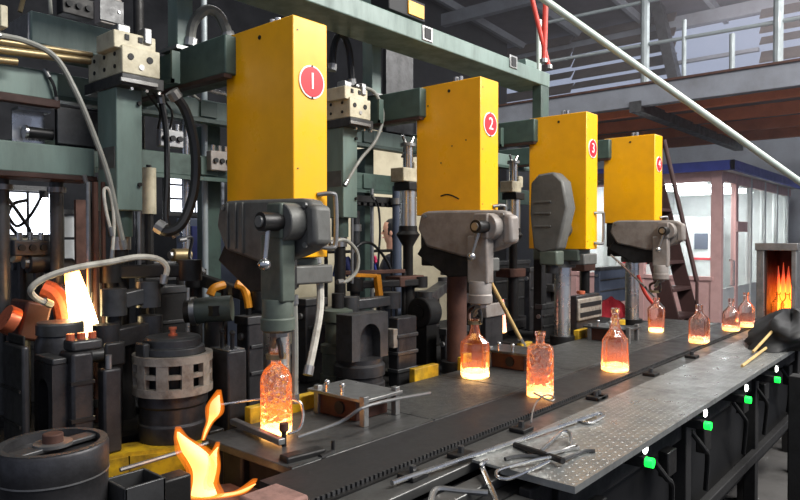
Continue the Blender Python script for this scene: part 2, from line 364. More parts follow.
for k in range(3):
    lx = 10.1 + k * 1.35
    lf = thing('ceiling_tube_light', ['white tube light in the booth nearest its pink corner post', 'middle white tube light under the booth roof', 'white tube light at the far end of the booth'][k], 'light', (lx, BY + .9, BT), 'booth tube lights')
    MB().box(lx - .05, lx + .05, BY + .35, BY + 1.7, BT - .05, BT).build('fixture', 'white_paint', lf); MB().cyl((lx, BY + .38, BT - .07), (lx, BY + 1.67, BT - .07), .025, n=8).build('tube', 'tube_light', lf); area('booth_lamp', (lx, BY + 1.0, BT - .12), (lx, BY + 1.0, 0), .2, 1.3, 42)
for k, (x, y) in enumerate(((10.55, BY + 1.25), (11.35, BY + 1.25), (12.2, BY + 1.3), (13.1, BY + 1.0))):
    c = thing('control_cabinet', ['white control cabinet in the booth with a dark display, left one', 'white control cabinet beside the left one in the booth', 'pale cabinet standing behind the booth side glass', 'pale cabinet at the far end of the booth'][k], 'cabinet', (x, y, 0), 'white cabinets in the booth')
    MB().box(x, x + .5, y, y + .62, 0, 2.05).build('body', 'white_paint', c, .01)
    MB().box(x - .015, x, y + .16, y + .4, 1.45, 1.75).build('display', 'blue_grey', c); MB().box(x - .015, x, y + .1, y + .5, 1.25, 1.29).build('stripe', 'sign_red', c)
    MB().box(x - .02, x, y + .52, y + .54, .9, 1.15).build('handle', 'steel_dull', c)

# ---- steep stair
T = thing('steel_stair', 'steep dark brown steel stair with handrail in front of the glass booth', 'stair', (6.7, 2.1, 0))
s0 = at(655, 176, X=6.8); s1 = at(697, 340, X=6.8)
bot = s0 + (s1 - s0) * (s0.z / (s0.z - s1.z))
for X in (6.25, 6.8): MB().bar((X, s0.y, s0.z), (X, bot.y, 0), .03, .14, up=(0, 1, 0)).build('stringer', 'stair_brown', T)
n = 9
for k in range(n):
    f = (k + .6) / n; p = Vector((0, bot.y, 0)).lerp(Vector((0, s0.y, s0.z)), f); MB().box(6.26, 6.79, p.y - .08, p.y + .1, p.z - .015, p.z + .015).build('tread', 'stair_brown', T, .003)
MB().cyl(at(664, 140, X=6.8), at(697, 282, X=6.8), .022, n=10).build('handrail', 'stair_brown', T)
hp = at(697, 282, X=6.8); MB().cyl(hp, (6.8, hp.y + .0, .35), .016, n=8).build('handrail_post', 'stair_brown', T)
tp = at(664, 140, X=6.8); MB().box(6.2, 6.86, s0.y - .05, s0.y + .9, s0.z - .06, s0.z).build('landing', 'stair_brown', T); MB().cyl((6.8, tp.y + .12, s0.z), tp, .016, n=8).build('handrail_post', 'stair_brown', T)
for q in (0, 1): MB().box(6.22 + q * .5, 6.3 + q * .5, s0.y + .7, s0.y + .78, 0, s0.z - .06).build('landing_leg', 'stair_brown', T)

# ---- annealing oven mouth at the end of the conveyor
OX = 6.0; oy0 = at(796, 300, X=OX).y; oy1 = at(756, 300, X=OX).y; ozt = at(770, 248, X=OX).z
T = thing('annealing_oven', 'grey steel oven mouth glowing orange at the conveyor end', 'oven', (OX, (oy0 + oy1) / 2, 0))
f = .035
MB().box(OX, 7.6, oy0, oy0 + f, .3, ozt).build('side_panel', 'steel_dull', T, .004); MB().box(OX, 7.6, oy1 - f * 1.6, oy1, .3, ozt).build('side_panel', 'steel_dull', T, .004)
MB().box(OX, 7.6, oy0, oy1, ozt, ozt + .03).build('top_panel', 'steel_dull', T, .004); MB().box(OX - .01, OX + .05, oy0 - .01, oy1 + .01, ozt - .02, ozt + .04).build('hood_lip', 'steel_dull', T, .004)
MB().box(OX, 7.6, oy0 + f, oy1 - f, .3, .985).build('bed', 'iron', T)
MB().box(6.55, 6.6, oy0 + f, oy1 - f * 1.6, .99, ozt).build('back_lining', 'hot_metal', T)
MB().box(OX + .05, 6.55, oy1 - f * 1.6 - .012, oy1 - f * 1.6, .99, ozt - .02).build('side_lining', 'hot_metal', T)
for (x, y) in ((OX + .03, oy0 + .03), (OX + .03, oy1 - .03), (7.5, oy0 + .03), (7.5, oy1 - .03)): MB().box(x - .02, x + .02, y - .02, y + .02, 0, .3).build('leg', 'iron', T)
hot_glow('burner_fire', .36, 0, [(0, (255, 150, 40)), (.35, (255, 120, 22)), (.75, (200, 60, 8)), (1, (90, 22, 4))], 4.5)
for k in range(5):
    y = oy0 + .06 + k * (oy1 - oy0 - .13) / 4; fl = thing('burner_flame', ['burner flame in the oven closest to its open right side', 'second burner flame from the right in the oven', 'middle burner flame in the oven', 'second burner flame from the left in the oven', 'burner flame along the left wall of the oven'][k], 'flame', (6.46, y, 1.02), 'flames inside the oven')
    MB().lathe([(.004, 0), (.018, .04), (.024, .12), (.018, .24), (.010, .33), (.002, .40 + .03 * (k % 2))], (6.46, y, 1.02), 10).build('flame_tongue', 'burner_fire', fl); MB().cyl((6.46, y, .99), (6.46, y, 1.03), .014, n=10).build('nozzle', 'iron', fl)

# ---- worker behind the machine, cloths
def skin_body(name, verts, edges, radii, m, parent, sub=2):
    off = Vector(parent.location); me = bpy.data.meshes.new(name); me.from_pydata([Vector(v) - off for v in verts], edges, [])
    o = bpy.data.objects.new(name, me); COL.objects.link(o); o.parent = parent; me.materials.append(MATS[m])
    sk = o.modifiers.new('skin', 'SKIN'); sk.use_smooth_shade = True
    for i, r in enumerate(radii): me.skin_vertices[0].data[i].radius = (r, r) if not isinstance(r, tuple) else r; me.skin_vertices[0].data[i].use_root = (i == 0)
    ss = o.modifiers.new('sub', 'SUBSURF'); ss.levels = sub; ss.render_levels = sub
    return o
hc = at(391, 232, Y=4.6); fl_ = -RIGHT
def pp(f, s, z): return Vector((hc.x, hc.y, 0)) + fl_ * f + Vector((fl_.y, -fl_.x, 0)) * s + Vector((0, 0, z))
T = thing('person', 'worker with short black hair in a dark jacket behind the machine, seen side on', 'person', (hc.x, hc.y, 0))
V = [pp(0, 0, .98), pp(0, 0, 1.2), pp(0, 0, 1.38), pp(.02, 0, 1.5), pp(0, .18, 1.42), pp(.03, .24, 1.15), pp(.2, .2, 1.0), pp(.28, .16, 1.02), pp(0, -.18, 1.42), pp(.03, -.24, 1.15), pp(.2, -.2, 1.0), pp(.28, -.16, 1.02),
     pp(0, .1, .9), pp(.03, .11, .5), pp(0, .11, .1), pp(.13, .11, .04), pp(0, -.1, .9), pp(.03, -.11, .5), pp(0, -.11, .1), pp(.13, -.11, .04)]
E = [(0, 1), (1, 2), (2, 3), (2, 4), (4, 5), (5, 6), (6, 7), (2, 8), (8, 9), (9, 10), (10, 11), (0, 12), (12, 13), (13, 14), (14, 15), (0, 16), (16, 17), (17, 18), (18, 19)]
R_ = [.14, .14, .13, .06, .07, .055, .045, .04, .07, .055, .045, .04, .095, .07, .05, .04, .095, .07, .05, .04]
skin_body('body', V, E, R_, 'jacket', T)
hd = MB().lathe([(.045, -.2), (.05, -.12), (.062, -.1), (.075, -.05), (.084, .0), (.086, .05), (.074, .095), (.045, .12), (.01, .13)], hc, 16, sx=1, sy=1)
hd.add([hc + fl_ * .08 + Vector((0, 0, .025)), hc + fl_ * .112 + Vector((0, 0, -.022)), hc + fl_ * .08 + Vector((.016, .014, -.026)), hc + fl_ * .08 + Vector((-.016, -.014, -.026))], [(0, 1, 2), (0, 3, 1), (1, 3, 2), (0, 2, 3)])
h = hd.build('head', 'skin', T)
sd = Vector((fl_.y, -fl_.x, 0))
hm = MB().lathe([(.088, -.03), (.094, .03), (.09, .07), (.075, .11), (.045, .135), (.01, .143)], hc - fl_ * .018, 16); hm.build('hair', 'hair', h)
MB().lathe([(.06, -.1), (.085, -.03), (.08, .0)], hc - fl_ * .028, 14).build('nape_hair', 'hair', h)
for s in (-1, 1):
    MB().ball(hc + sd * s * .088 - fl_ * .0 + Vector((0, 0, -.015)), .02, 8, .6, .9, 1.4).build('ear', 'skin', h)
    MB().ball(hc + sd * s * .033 + fl_ * .076 + Vector((0, 0, .012)), .011, 8).build('eye', 'hair', h)
q_ = hc + fl_ * .082 + Vector((0, 0, -.058)); MB().bar(q_ - sd * .022, q_ + sd * .022, .012, .01).build('mouth', 'cloth_pink', h)
def cloth(name, label, c, w, h, m, seed, thick=.03):
    r = random.Random(seed); mb = MB(); nx, nz = 10, 8; ph = r.random() * 6; vs = []
    for s in (0, 1):
        for j in range(nz + 1):
            for i in range(nx + 1):
                u = i / nx - .5; v = j / nz; bulge = math.sin(u * 14 + ph + v * 2) * .018 + math.sin(u * 31 + v * 5) * .007
                vs.append(Vector(c) + RIGHT * (u * w * (1 - .25 * v)) + FWD * (s * thick + bulge) + Vector((0, 0, h * v * (1 - .5 * abs(u) * v) + .01 * math.sin(u * 20 + ph))))
    m_ = (nx + 1) * (nz + 1); fs = []
    for j in range(nz):
        for i in range(nx):
            a = j * (nx + 1) + i; fs += [(a, a + 1, a + nx + 2, a + nx + 1), (m_ + a, m_ + a + nx + 1, m_ + a + nx + 2, m_ + a + 1)]
    for i in range(nx): fs += [(i, m_ + i, m_ + i + 1, i + 1), (nz * (nx + 1) + i, nz * (nx + 1) + i + 1, m_ + nz * (nx + 1) + i + 1, m_ + nz * (nx + 1) + i)]
    for j in range(nz): a = j * (nx + 1); b = a + nx; fs += [(a, a + nx + 1, m_ + a + nx + 1, m_ + a), (b, m_ + b, m_ + b + nx + 1, b + nx + 1)]
    mb.add(vs, fs); return tag(mb.build(name, m, angle=80), label, 'cloth')
r0 = at(326, 252, Y=3.6); r1 = at(392, 254, Y=3.6); T = thing('hanging_rail', 'thin dark rail behind the machine with cloths over it', 'rail', (r0.x, 3.6, 0)); MB().cyl((r0.x, 3.6, r0.z), (r1.x, 3.6, r0.z), .012, n=8).build('rail_bar', 'iron', T)
for e in (r0, r1): MB().cyl((e.x, 3.6, 0), (e.x, 3.6, r0.z), .014, n=8).build('upright', 'iron', T)
cloth('work_cloth', 'navy cloth hanging behind the looped grey hose', at(343, 276, Y=3.58), .16, .17, 'navy', 1)
cloth('rag', 'bright pink rag behind the machine near the worker', at(373, 263, Y=3.58), .07, .07, 'cloth_pink', 2)
cloth('rag', 'small blue rag under the bright pink one', at(374, 271, Y=3.62), .06, .11, 'blue', 3)
cloth('cover_cloth', 'dark red cloth draped behind the machine between covers three and four', at(612, 322, Y=2.75), .33, .25, 'cloth_red', 4, .06)

# ---- haze volume in the far half of the hall
hz = bpy.data.materials.new('haze_volume'); hz.use_nodes = True; n_ = hz.node_tree; n_.nodes.clear(); ho = n_.nodes.new('ShaderNodeOutputMaterial'); hv = n_.nodes.new('ShaderNodeVolumeScatter'); hv.inputs['Color'].default_value = (.92, .9, .96, 1); hv.inputs['Density'].default_value = .023; hv.inputs['Anisotropy'].default_value = .2; n_.links.new(hv.outputs[0], ho.inputs['Volume']); MATS['haze_volume'] = hz
hb_ = MB().box(7.0, 14.4, -3.5, 8.5, .05, 6.3).build('haze_volume', hz); stuff(hb_); hb_['label'] = 'pale haze hanging in the far end of the hall'; hb_['category'] = 'haze'
# ------------------------------------------------------------------ bottle machine: frame
S = 1.18                                        # distance between two sections
ORD = ['1', '2', '3', '4']; NUM = ['one', 'two', 'three', 'four']
cx0, cx1, cy0, cy1, cz0, cz1 = corner(226, 293, 327, 14, 258, 1.82)
CZ0 = cz0
# machine bed
T = thing('machine_bed', 'sooty black machine bed running the length of the bottle line', 'machine', (2.8, 2.6, 0))
MB().box(1.33, 5.6, 1.97, 3.4, .12, .96).build('bed_block', 'soot', T, .01); MB().box(.3, 1.325, 2.24, 3.4, .12, .96).build('bed_block', 'soot', T, .01)
for x in (.5, 2.2, 3.9, 5.4):
    for y in (2.3, 3.25): MB().box(x - .07, x + .07, y - .07, y + .07, 0, .12).build('foot', 'iron', T)
for k in range(4): MB().box(1.30 + S * k, 1.36 + S * k, 2.0, 3.3, .96, .985).build('deck_rib', 'iron', T, .004)

# top beam
tz1 = at(400, 15, Y=2.2).z; tz0 = at(400, 34, Y=2.2).z; tx1 = at(550, 75, Y=2.2).x
T = thing('overhead_beam', 'long green steel beam running above the numbered yellow covers', 'beam', (2.4, 2.2, tz0))
MB().box(.5, tx1, 2.2, 2.44, tz0, tz1).build('beam_body', 'green', T, .006)
MB().box(.5, tx1 - .35, 2.34, 2.44, tz1, tz1 + .045).build('cable_tray', 'green', T, .004)
for px, py in ((427, 34), (513, 62)):
    c = at(px, py, Y=2.2); MB().box(c.x - .045, c.x + .045, 2.194, 2.2, c.z - .04, c.z + .04).build('slot_rim', 'steel_dull', T, .003); MB().box(c.x - .026, c.x + .026, 2.191, 2.195, c.z - .028, c.z + .028).build('slot', 'black', T)
pc = at(523, 44, Y=2.3); MB().box(pc.x - .1, pc.x + .05, 2.22, 2.34, tz1, tz1 + .05).build('bracket', 'green', T, .004)
MB().box(tx1 - .12, tx1 - .01, 2.2, 2.27, 2.3, tz0).build('end_post', 'green_shaded', T, .006); MB().box(tx1 - .1, tx1 - .03, 2.205, 2.265, .96, 2.3).build('post_leg', 'soot', T)  # near-black lower leg stands for the dark behind the covers
MB().box(.5, .62, 2.22, 2.4, 0, tz0).build('end_post', 'green_shaded', T, .006)
# small warning plate on top of the beam
wp = at(407, 4, Y=2.3)
T = thing('warning_box', 'black box with a yellow warning plate on top of the overhead beam', 'box', (wp.x, 2.32, tz1))
MB().box(wp.x - .18, wp.x + .12, 2.27, 2.4, tz1 + .046, tz1 + .15).build('housing', 'black', T, .006); MB().box(wp.x - .03, wp.x + .1, 2.262, 2.27, tz1 + .06, tz1 + .13).build('plate', 'yellow', T)
# cross beams, one per section
pb = None
for k in range(4):
    T = thing('cross_beam', 'dark green cross beam reaching back behind yellow cover number %s' % NUM[k], 'beam', (1.55 + S * k, 2.6, 2.29), 'green cross beams')
    x = 1.48 + S * k
    MB().box(x, x + .14, 2.16, 3.3, 2.29, 2.44).build('beam_body', 'green_shaded', T, .006)
    MB().box(x - .006, x + .03, 2.16, 3.3, 2.275, 2.29).build('lower_flange', 'flange_dark', T)
    if k < 2: MB().box(x + .0, x + .075, 2.50, 2.575, 2.44, 3.6).build('hanger_post', 'green', T, .004); MB().box(x - .02, x + .1, 2.47, 2.6, 2.44, 2.455).build('hanger_foot', 'steel_dull', T)
# row beams behind
for (Y, z0, z1, lab) in ((3.0, 2.275, 2.375, 'upper pale green beam along the back of the machine'), (3.0, 1.975, 2.085, 'lower dark green beam along the back of the machine')):
    T = thing('rear_beam', lab, 'beam', (3, Y, z0)); MB().box(1.05, 5.4, Y, Y + .16, z0, z1).build('beam_body', 'green' if z0 > 2.2 else 'green_shaded', T, .006)
    MB().box(1.05, 5.4, Y - .02, Y, z0 - .02, z0).build('beam_lip', 'green_shaded', T)
    for x in (1.9, 3.1, 4.3): MB().box(x, x + .1, Y - .012, Y, z0 + .01, z1 - .01).build('splice_plate', 'green_shaded', T, .002)
for i, x in enumerate((2.05, 3.3, 4.5)):
    T = thing('frame_post', ['slate upright post behind covers one and two', 'slate upright post behind covers two and three', 'slate upright post behind covers three and four'][i], 'post', (x, 3.2, 0)); MB().box(x, x + .09, 3.17, 3.27, .96, 2.28).build('upright', 'green_shaded', T, .004); MB().box(x - .04, x + .13, 3.13, 3.31, .96, .985).build('foot_plate', 'iron', T)

# left frame: upper beam, lower beam, band, bracket
b = corner(8, 31, 120, 10, 42, 2.7)
T = thing('stub_beam', 'large pale green box beam ending at the upper left, grey end plate', 'beam', (b[0], b[2], b[4])); MB().box(*b).build('beam_body', 'green', T, .005); MB().box(b[0] - .008, b[0], b[2] + .01, b[3], b[4] + .005, b[5] - .01).build('end_plate', 'steel_dull', T)
a1 = at(58, 74, Y=2.62); a0 = at(58, 101, Y=2.62)
T = thing('left_beam', 'pale green beam below the brass pipes at the left edge', 'beam', (a1.x - .5, 2.62, a0.z)); MB().box(a1.x - 1.2, a1.x, 2.62, 2.8, a0.z, a1.z).build('beam_body', 'green', T, .005); MB().box(a1.x - 1.2, a1.x + .0, 2.6, 2.64, a0.z - .03, a0.z).build('lower_flange', 'flange_dark', T, .003)
a1 = at(95, 149, Y=2.62); a0 = at(95, 177, Y=2.62)
T = thing('lower_frame_beam', 'wide dark green beam across the left frame over the bright window', 'beam', (a1.x - .5, 2.62, a0.z)); MB().box(a1.x - 1.5, a1.x, 2.62, 2.75, a0.z, a1.z).build('beam_body', 'green', T, .005); MB().box(a1.x - 1.5, a1.x, 2.6, 2.76, a0.z - .02, a0.z).build('lower_flange', 'flange_dark', T, .003)
for (px, lab, w) in ((57, 'black steel post left of the green column, in front of the bright window', .05), (100, 'thin dark post directly left of the green column', .035), (1, 'dark frame post at the left edge of the window', .06)):
    p = at(px, 240, Y=2.75); T = thing('frame_post', lab, 'post', (p.x, p.y, 0)); MB().cyl((p.x, p.y, .96), (p.x, p.y, a0.z), w / 2, n=14).build('upright', 'iron_mid', T); MB().cyl((p.x, p.y, .96), (p.x, p.y, 1.0), w, n=14).build('foot_plate', 'iron', T); MB().cyl((p.x, p.y, a0.z - .06), (p.x, p.y, a0.z - .04), w * .7, n=14).build('clamp', 'steel_dull', T)
c = corner(14, 18, 51, 117, 142, 2.66)
T = thing('pipe_bracket', 'bright steel bracket gripping a short black pipe under the left beam', 'bracket', (c[0], c[2], c[4]))
MB().box(c[0], c[1], c[2] + .06, c[2] + .07, c[4], c[5] + .04).build('back_plate', 'steel', T); MB().box(c[0], c[1], c[2], c[2] + .06, c[4] - .006, c[4]).build('lower_shelf', 'steel', T); MB().box(c[0], c[1], c[2], c[2] + .06, c[5] + .03, c[5] + .04).build('upper_shelf', 'steel_dull', T)
pm = at(28, 131, Y=2.66); MB().cyl((pm.x, 2.69, pm.z), (c[1] + .015, 2.69, pm.z), .022, n=14).build('pipe_stub', 'rubber', T); MB().cyl((pm.x - .004, 2.69, pm.z), (pm.x + .006, 2.69, pm.z), .026, n=14).build('pipe_rim', 'steel', T)
for i, (pa, ya, pb_, yb, r) in enumerate(((-30, 37, 92, 55, .011), (-30, 46, 90, 61, .015), (-30, 57, 17, 62, .013))):
    tag(MB().cyl(at(pa, ya, Y=2.56), at(pb_, yb, Y=2.56), r, n=12).build('brass_pipe', 'brass'), ['thin upper brass pipe along the left green beams', 'thick middle brass pipe along the left green beams', 'short lowest brass pipe at the left edge'][i], 'pipe')
vb = corner(-8, 0, 8, 4, 26, 2.5)
T = thing('valve_block', 'cream valve block with a round port at the top left edge', 'valve', (vb[0], vb[2], vb[4])); MB().box(*vb).build('block', 'cream', T, .004); pm = at(2, 15, X=vb[0]); MB().cyl((vb[0] - .004, vb[2] + .02, vb[5] - .04), (vb[0] + .01, vb[2] + .02, vb[5] - .04), .013).build('port', 'black', T)

# ------------------------------------------------------------------ valve columns (one per section)
def valve_column(dx, label):
    T = thing('valve_column', label, 'column', (1.23 + dx, 2.44, 1.75), 'green columns with cream valve blocks')
    def cc(*a): q = corner(*a); return (q[0] + dx, q[1] + dx) + q[2:]
    q = cc(97, 116, 142, 84, 210, 2.42); MB().box(*q).build('column', 'green', T, .004)
    q0 = q; MB().box(q[0] - .003, q[0] + .002, q[2] + .012, q[3] - .02, q[4] + .16, q[4] + .24).build('pad', 'cast_grey', T)
    for zz in (q[5] - .06, q[4] + .1): MB().cyl((q[1] - .015, q[2] - .012, zz), (q[1] - .015, q[2], zz), .008, n=10).build('bolt', 'iron', T)
    q = cc(84, 122, 164, 72, 84, 2.36); MB().box(*q).build('mount_plate', 'iron_mid', T, .003)
    MB().box(q[0] - .01, q[1] - .03, q[2] - .012, q[2], q[4] + .008, q[4] + .024).build('mount_lip', 'steel_dull', T, .002)
    for f in (.2, .55, .85): x = q[0] + (q[1] - q[0]) * f; MB().cyl((x, q[2] - .01, q[4] - .012), (x, q[2] + .01, q[4] - .012), .006, n=8).build('bolt', 'steel', T)
    q = cc(88, 122, 160, 44, 72, 2.37); blk = MB().box(*q).build('valve_block', 'cream', T, .004)
    for f, zf, r in ((.22, .62, .012), (.72, .62, .013), (.5, .3, .011)):
        x = q[0] + (q[1] - q[0]) * f; z_ = q[4] + (q[5] - q[4]) * zf; MB().cyl((x, q[2] - .003, z_), (x, q[2] + .01, z_), r, n=14).build('port', 'black' if r > .011 else 'steel', blk)
    for i in range(3):
        for j in range(2):
            y = q[2] + (q[3] - q[2]) * (.2 + .3 * i); z_ = q[4] + (q[5] - q[4]) * (.3 + .45 * j); MB().cyl((q[0] - .003, y, z_), (q[0] + .01, y, z_), .008, n=10).build('port', 'black', blk)
    q = cc(96, 115, 157, 28, 46, 2.37); up = MB().box(q[0], q[1], q[2] + .01, q[3], q[4], q[5]).build('upper_block', 'cream', T, .004)
    for f in (.3, .62): x = q[0] + (q[1] - q[0]) * f; MB().box(x - .008, x + .008, q[2] + .006, q[2] + .012, q[5] - .03, q[5] - .01).build('port', 'black', up)
    MB().box(q[0] + .03, q[0] + .08, q[2] + .04, q[2] + .1, q[5], q[5] + .035).build('solenoid', 'steel_dull', T, .004); MB().box(q[1] - .05, q[1] - .02, q[2] + .0, q[2] + .06, q[5] - .03, q[5] + .03).build('solenoid', 'steel_dull', T, .004)
    # square bracket tying the block to the cross beam
    q = cc(150, 172, 180, 50, 82, 2.34); MB().box(q[0], q[1], q[2], q[2] + .012, q[4], q[5]).box(q[0], q[0] + .01, q[2], q[3], q[4], q[4] + .015).build('tie_bracket', 'green_shaded', T)
    # lower fittings hanging from the column
    x, y = (q0[0] + q0[1]) / 2, (q0[2] + q0[3]) / 2
    MB().cyl((x, y, q0[4]), (x, y, q0[4] - .1), .045, n=18).build('piston_cap', 'green_shaded', T); MB().cyl((x, y, q0[4] - .1), (x, y, q0[4] - .15), .038, n=18).build('gland', 'steel', T); MB().cyl((x, y, q0[4] - .15), (x, y, 1.3), .03, n=18).build('piston', 'iron', T)
    MB().cyl((x + .06, y - .03, q0[4]), (x + .06, y - .03, 1.42), .008, n=8).build('guide_rod', 'steel_dull', T)
    MB().box(x - .13, x + .13, y - .06, y + .06, 1.24, 1.3).build('cross_head', 'iron_mid', T, .006); MB().cyl((x, y, 1.3), (x, y, .96), .05, n=18).build('pedestal', 'iron', T)
    return T
for k in range(4): valve_column(S * k, ['pale green column under a cream valve block at the left', 'green column with cream valve block right behind cover one', 'green column with valve block mostly behind cover two', 'green column with valve block mostly behind cover three'][k])

# ------------------------------------------------------------------ takeout units with yellow covers
CASE = [(216, 226), (219, 205), (226, 201), (240, 200), (300, 198), (308, 200), (312, 206), (312, 244), (307, 251), (296, 256), (269, 265), (262, 264), (225, 250)]
CASE = [(lambda p: (p.y, p.z))(at(a, b_, X=1.41)) for a, b_ in CASE]
HUB = at(283, 222, X=1.36)
def takeout(k):
    dx = S * k; n = ORD[k]
    T = thing('takeout_unit', 'takeout unit under the tall yellow cover with round number %s plate' % NUM[k], 'machine', (cx0 + dx + .08, 2.0, 1.0), 'yellow takeout units')
    x0, x1 = cx0 + dx, cx1 + dx
    cz0 = CZ0 if k in (0, 2) else at(480, 214, Y=1.82).z
    cov = MB().box(x0, x1, cy0, cy1, cz0, cz1).build('cover', 'yellow', T, .004)
    MB().cyl((x0 - .003, cy0 + .19, cz1 - .045), (x0 + .004, cy0 + .19, cz1 - .045), .008, n=12).build('screw_hole', 'black', cov)
    for zz in (cz0 + .05, cz0 + .32, cz1 - .05): MB().cyl((x0 + .02, cy0 - .002, zz), (x0 + .02, cy0 + .002, zz), .003, n=8).build('rivet', 'iron_mid', cov)
    MB().cyl((x0 + .06, cy0 + .16, cz1), (x0 + .06, cy0 + .16, cz1 + .035), .012, n=10).build('lid_pin', 'steel', cov); MB().cyl((x0 + .06, cy0 + .19, cz1), (x0 + .06, cy0 + .19, cz1 + .035), .012, n=10).build('lid_pin', 'steel', cov)
    if k == 1:
        s_ = [at(q_, w_, X=x0) for q_, w_ in ((441, 196), (447, 194.5), (453, 196), (459, 199))]; MB().tube([Vector((x0 - .0002, p.y, p.z)) for p in s_], .004, n=6).build('scuff', 'black', cov)
        for q_, w_ in ((425, 103), (428, 106), (452, 146), (466, 140), (441, 163)): p = at(q_, w_, X=x0); MB().cyl((x0 - .001, p.y, p.z), (x0 + .002, p.y, p.z), .0045, n=8).build('dent', 'iron', cov)
    c = at(311, 82, Y=cy0); xc, zc = (x0 + x1) / 2 + .004, c.z
    pl = MB().cyl((xc, cy0 - .004, zc), (xc, cy0, zc), .060, n=32).build('number_plate', 'sign_white', T)
    MB().cyl((xc, cy0 - .0055, zc), (xc, cy0 - .003, zc), .054, n=32).build('red_disc', 'sign_red', pl)
    t = text_part(n, .085, (xc, cy0 - .0065, zc), 'sign_white', pl, FACE_MY)
    for s in (-1, 1): MB().cyl((xc, cy0 - .006, zc + s * .057), (xc, cy0 - .002, zc + s * .057), .004, n=8).build('plate_screw', 'iron', pl)
    hz = CZ0
    MB().tube([(x1 - .05, cy0 + .0, hz + .23), (x1 - .01, cy0 - .035, hz + .235), (x1 + .005, cy0 - .04, hz + .21), (x1 + .005, cy0 - .04, hz + .06), (x1 - .01, cy0 - .035, hz + .035), (x1 - .05, cy0, hz + .04)], .009, n=10).build('handle', 'steel_dull', T)
    # carriage and column
    xc2, yc2 = x0 + .085, (cy0 + cy1) / 2
    if k in (1, 3): MB().box(x0 + .01, x1 - .01, cy0 + .02, cy1 - .02, CZ0 - .0, cz0).build('inner_frame', 'soot', T, .006)
    if k != 2: MB().prism([(CASE[0][0] - .03, CASE[12][1] + .03), (CASE[10][0] - .02, CASE[10][1] + .03), (CASE[10][0] - .02, CASE[10][1] - .09), (CASE[11][0] + .1, CASE[10][1] - .1), (CASE[0][0] + .02, CASE[12][1] - .04)], 'X', 1.43 + dx, 1.52 + dx).build('under_tray', 'soot', T, .006)
    cz0 = CZ0
    MB().box(x0 + .0, x1 - .0, cy0 + .05, cy1 - .03, cz0 - .075, cz0).build('carriage', 'arm_green' if k in (0, 2) else 'soot', T, .008)
    MB().box(x0 + .02, x1 + .05, cy0 + .02, cy0 + .12, cz0 - .10, cz0 - .03).build('carriage_lug', 'cast_grey', T, .008)
    MB().cyl((xc2, yc2, cz0 - .075), (xc2, yc2, cz0 - .12), .085, n=22).build('column_collar', 'cast_grey', T)
    MB().cyl((xc2, yc2, 1.0), (xc2, yc2, cz0 - .1), .052, n=24).build('column', ('chrome', 'rust', 'chrome', 'chrome')[k], T)
    MB().cyl((xc2, yc2, .96), (xc2, yc2, 1.02), .08, n=24).build('column_base', 'iron', T)
    m = ('cast_grey', 'cast_light', 'cast_grey', 'cast_light')[k]
    if k != 2:
        poly = CASE; cs = MB().prism(poly, 'X', 1.41 + dx, 1.475 + dx).build('gear_case', m, T, .012)
        MB().prism([(y, z_) for y, z_ in ((poly[5][0] + .01, poly[5][1] - .008), (poly[6][0] - .018, poly[6][1]), (poly[7][0] - .022, poly[7][1]), (poly[8][0] + .005, poly[8][1] + .006))], 'X', 1.405 + dx, 1.48 + dx).build('end_flange', m if k == 0 else 'cast_light', cs, .014)
        for (a, b_) in ((306, 205), (306, 245), (224, 208)): p = at(a, b_, X=1.41); MB().cyl((1.402 + dx, p.y, p.z), (1.412 + dx, p.y, p.z), .009, n=10).build('bolt', 'steel_dull', cs)
        if k == 0:
            for px in (228, 236, 243): p = at(px, 226, X=1.41); MB().box(1.403, 1.412, p.y - .006, p.y + .006, poly[12][1] - .01 if px > 240 else poly[12][1] + .005, poly[3][1] - .008).build('rib', m, cs, .003)
        # hub, lever, swing arm
        hb = MB().cyl((1.41 + dx, HUB.y, HUB.z), (1.345 + dx, HUB.y, HUB.z), .062, n=22).build('hub', m, T, .004)
        MB().cyl((1.345 + dx, HUB.y, HUB.z), (1.27 + dx, HUB.y, HUB.z), .03, n=18).build('pivot_shaft', 'iron', hb); MB().cyl((1.275 + dx, HUB.y, HUB.z), (1.262 + dx, HUB.y, HUB.z), .018, n=14).build('shaft_nut', 'steel_dull', hb)
        lv = (Vector((1.30 + dx, HUB.y, HUB.z - .02)), Vector((1.29 + dx, HUB.y + (.035 if k else .005), HUB.z - .135)))
        L_ = MB().cyl(lv[0], lv[1], .0085, .007, n=10).build('lever', 'steel', T); MB().ball(lv[1], .02, 10).build('lever_ball', 'steel', L_)
        ax, ay = 1.335 + dx, HUB.y + .045
        am = 'arm_green' if k == 0 else 'cast_light'
        ar = MB().box(ax - .0, ax + .075, ay - .065, ay + .012, HUB.z - .055, HUB.z + .062).box(ax + .005, ax + .065, ay - .06, ay + .05, HUB.z - .26, HUB.z - .04).build('swing_arm', am, T, .008)
        axc, ayc = ax + .035, ay - .005; zs = HUB.z - .25
        MB().lathe([(.05, 0), (.052, -.004), (.052, -.06), (.056, -.065), (.056, -.1), (.045, -.108)], (axc, ayc, zs), 24).build('arm_socket', am, ar)
        # tong holder
        tr = MB().cyl((axc, ayc, zs - .1), (axc + .02, ayc + .05, 1.30), .014, n=10).build('tong_rod', 'steel_dull', T)
        bx, by = 1.405 + dx, 1.765
        for s in (-1, 1):
            MB().tube([(axc + .01, ayc + .03 + s * .012, 1.335), (bx + s * .02, by + s * .045, 1.31), (bx + s * .01, by + s * .04, 1.275), (bx, by + s * .027, 1.262)], .009, n=8).build('tong_jaw', 'rust' if s > 0 else 'iron_mid', tr)
        MB().ring((bx, by, 1.262), .018, .034, -.008, .008, 18).build('jaw_ring', 'brass', tr)
        MB().box(axc - .02, axc + .03, ayc - .015, ayc + .02, 1.335, 1.375).build('tong_block', 'steel_dull', tr, .003)
    else:
        c = at(548, 212, X=3.66)
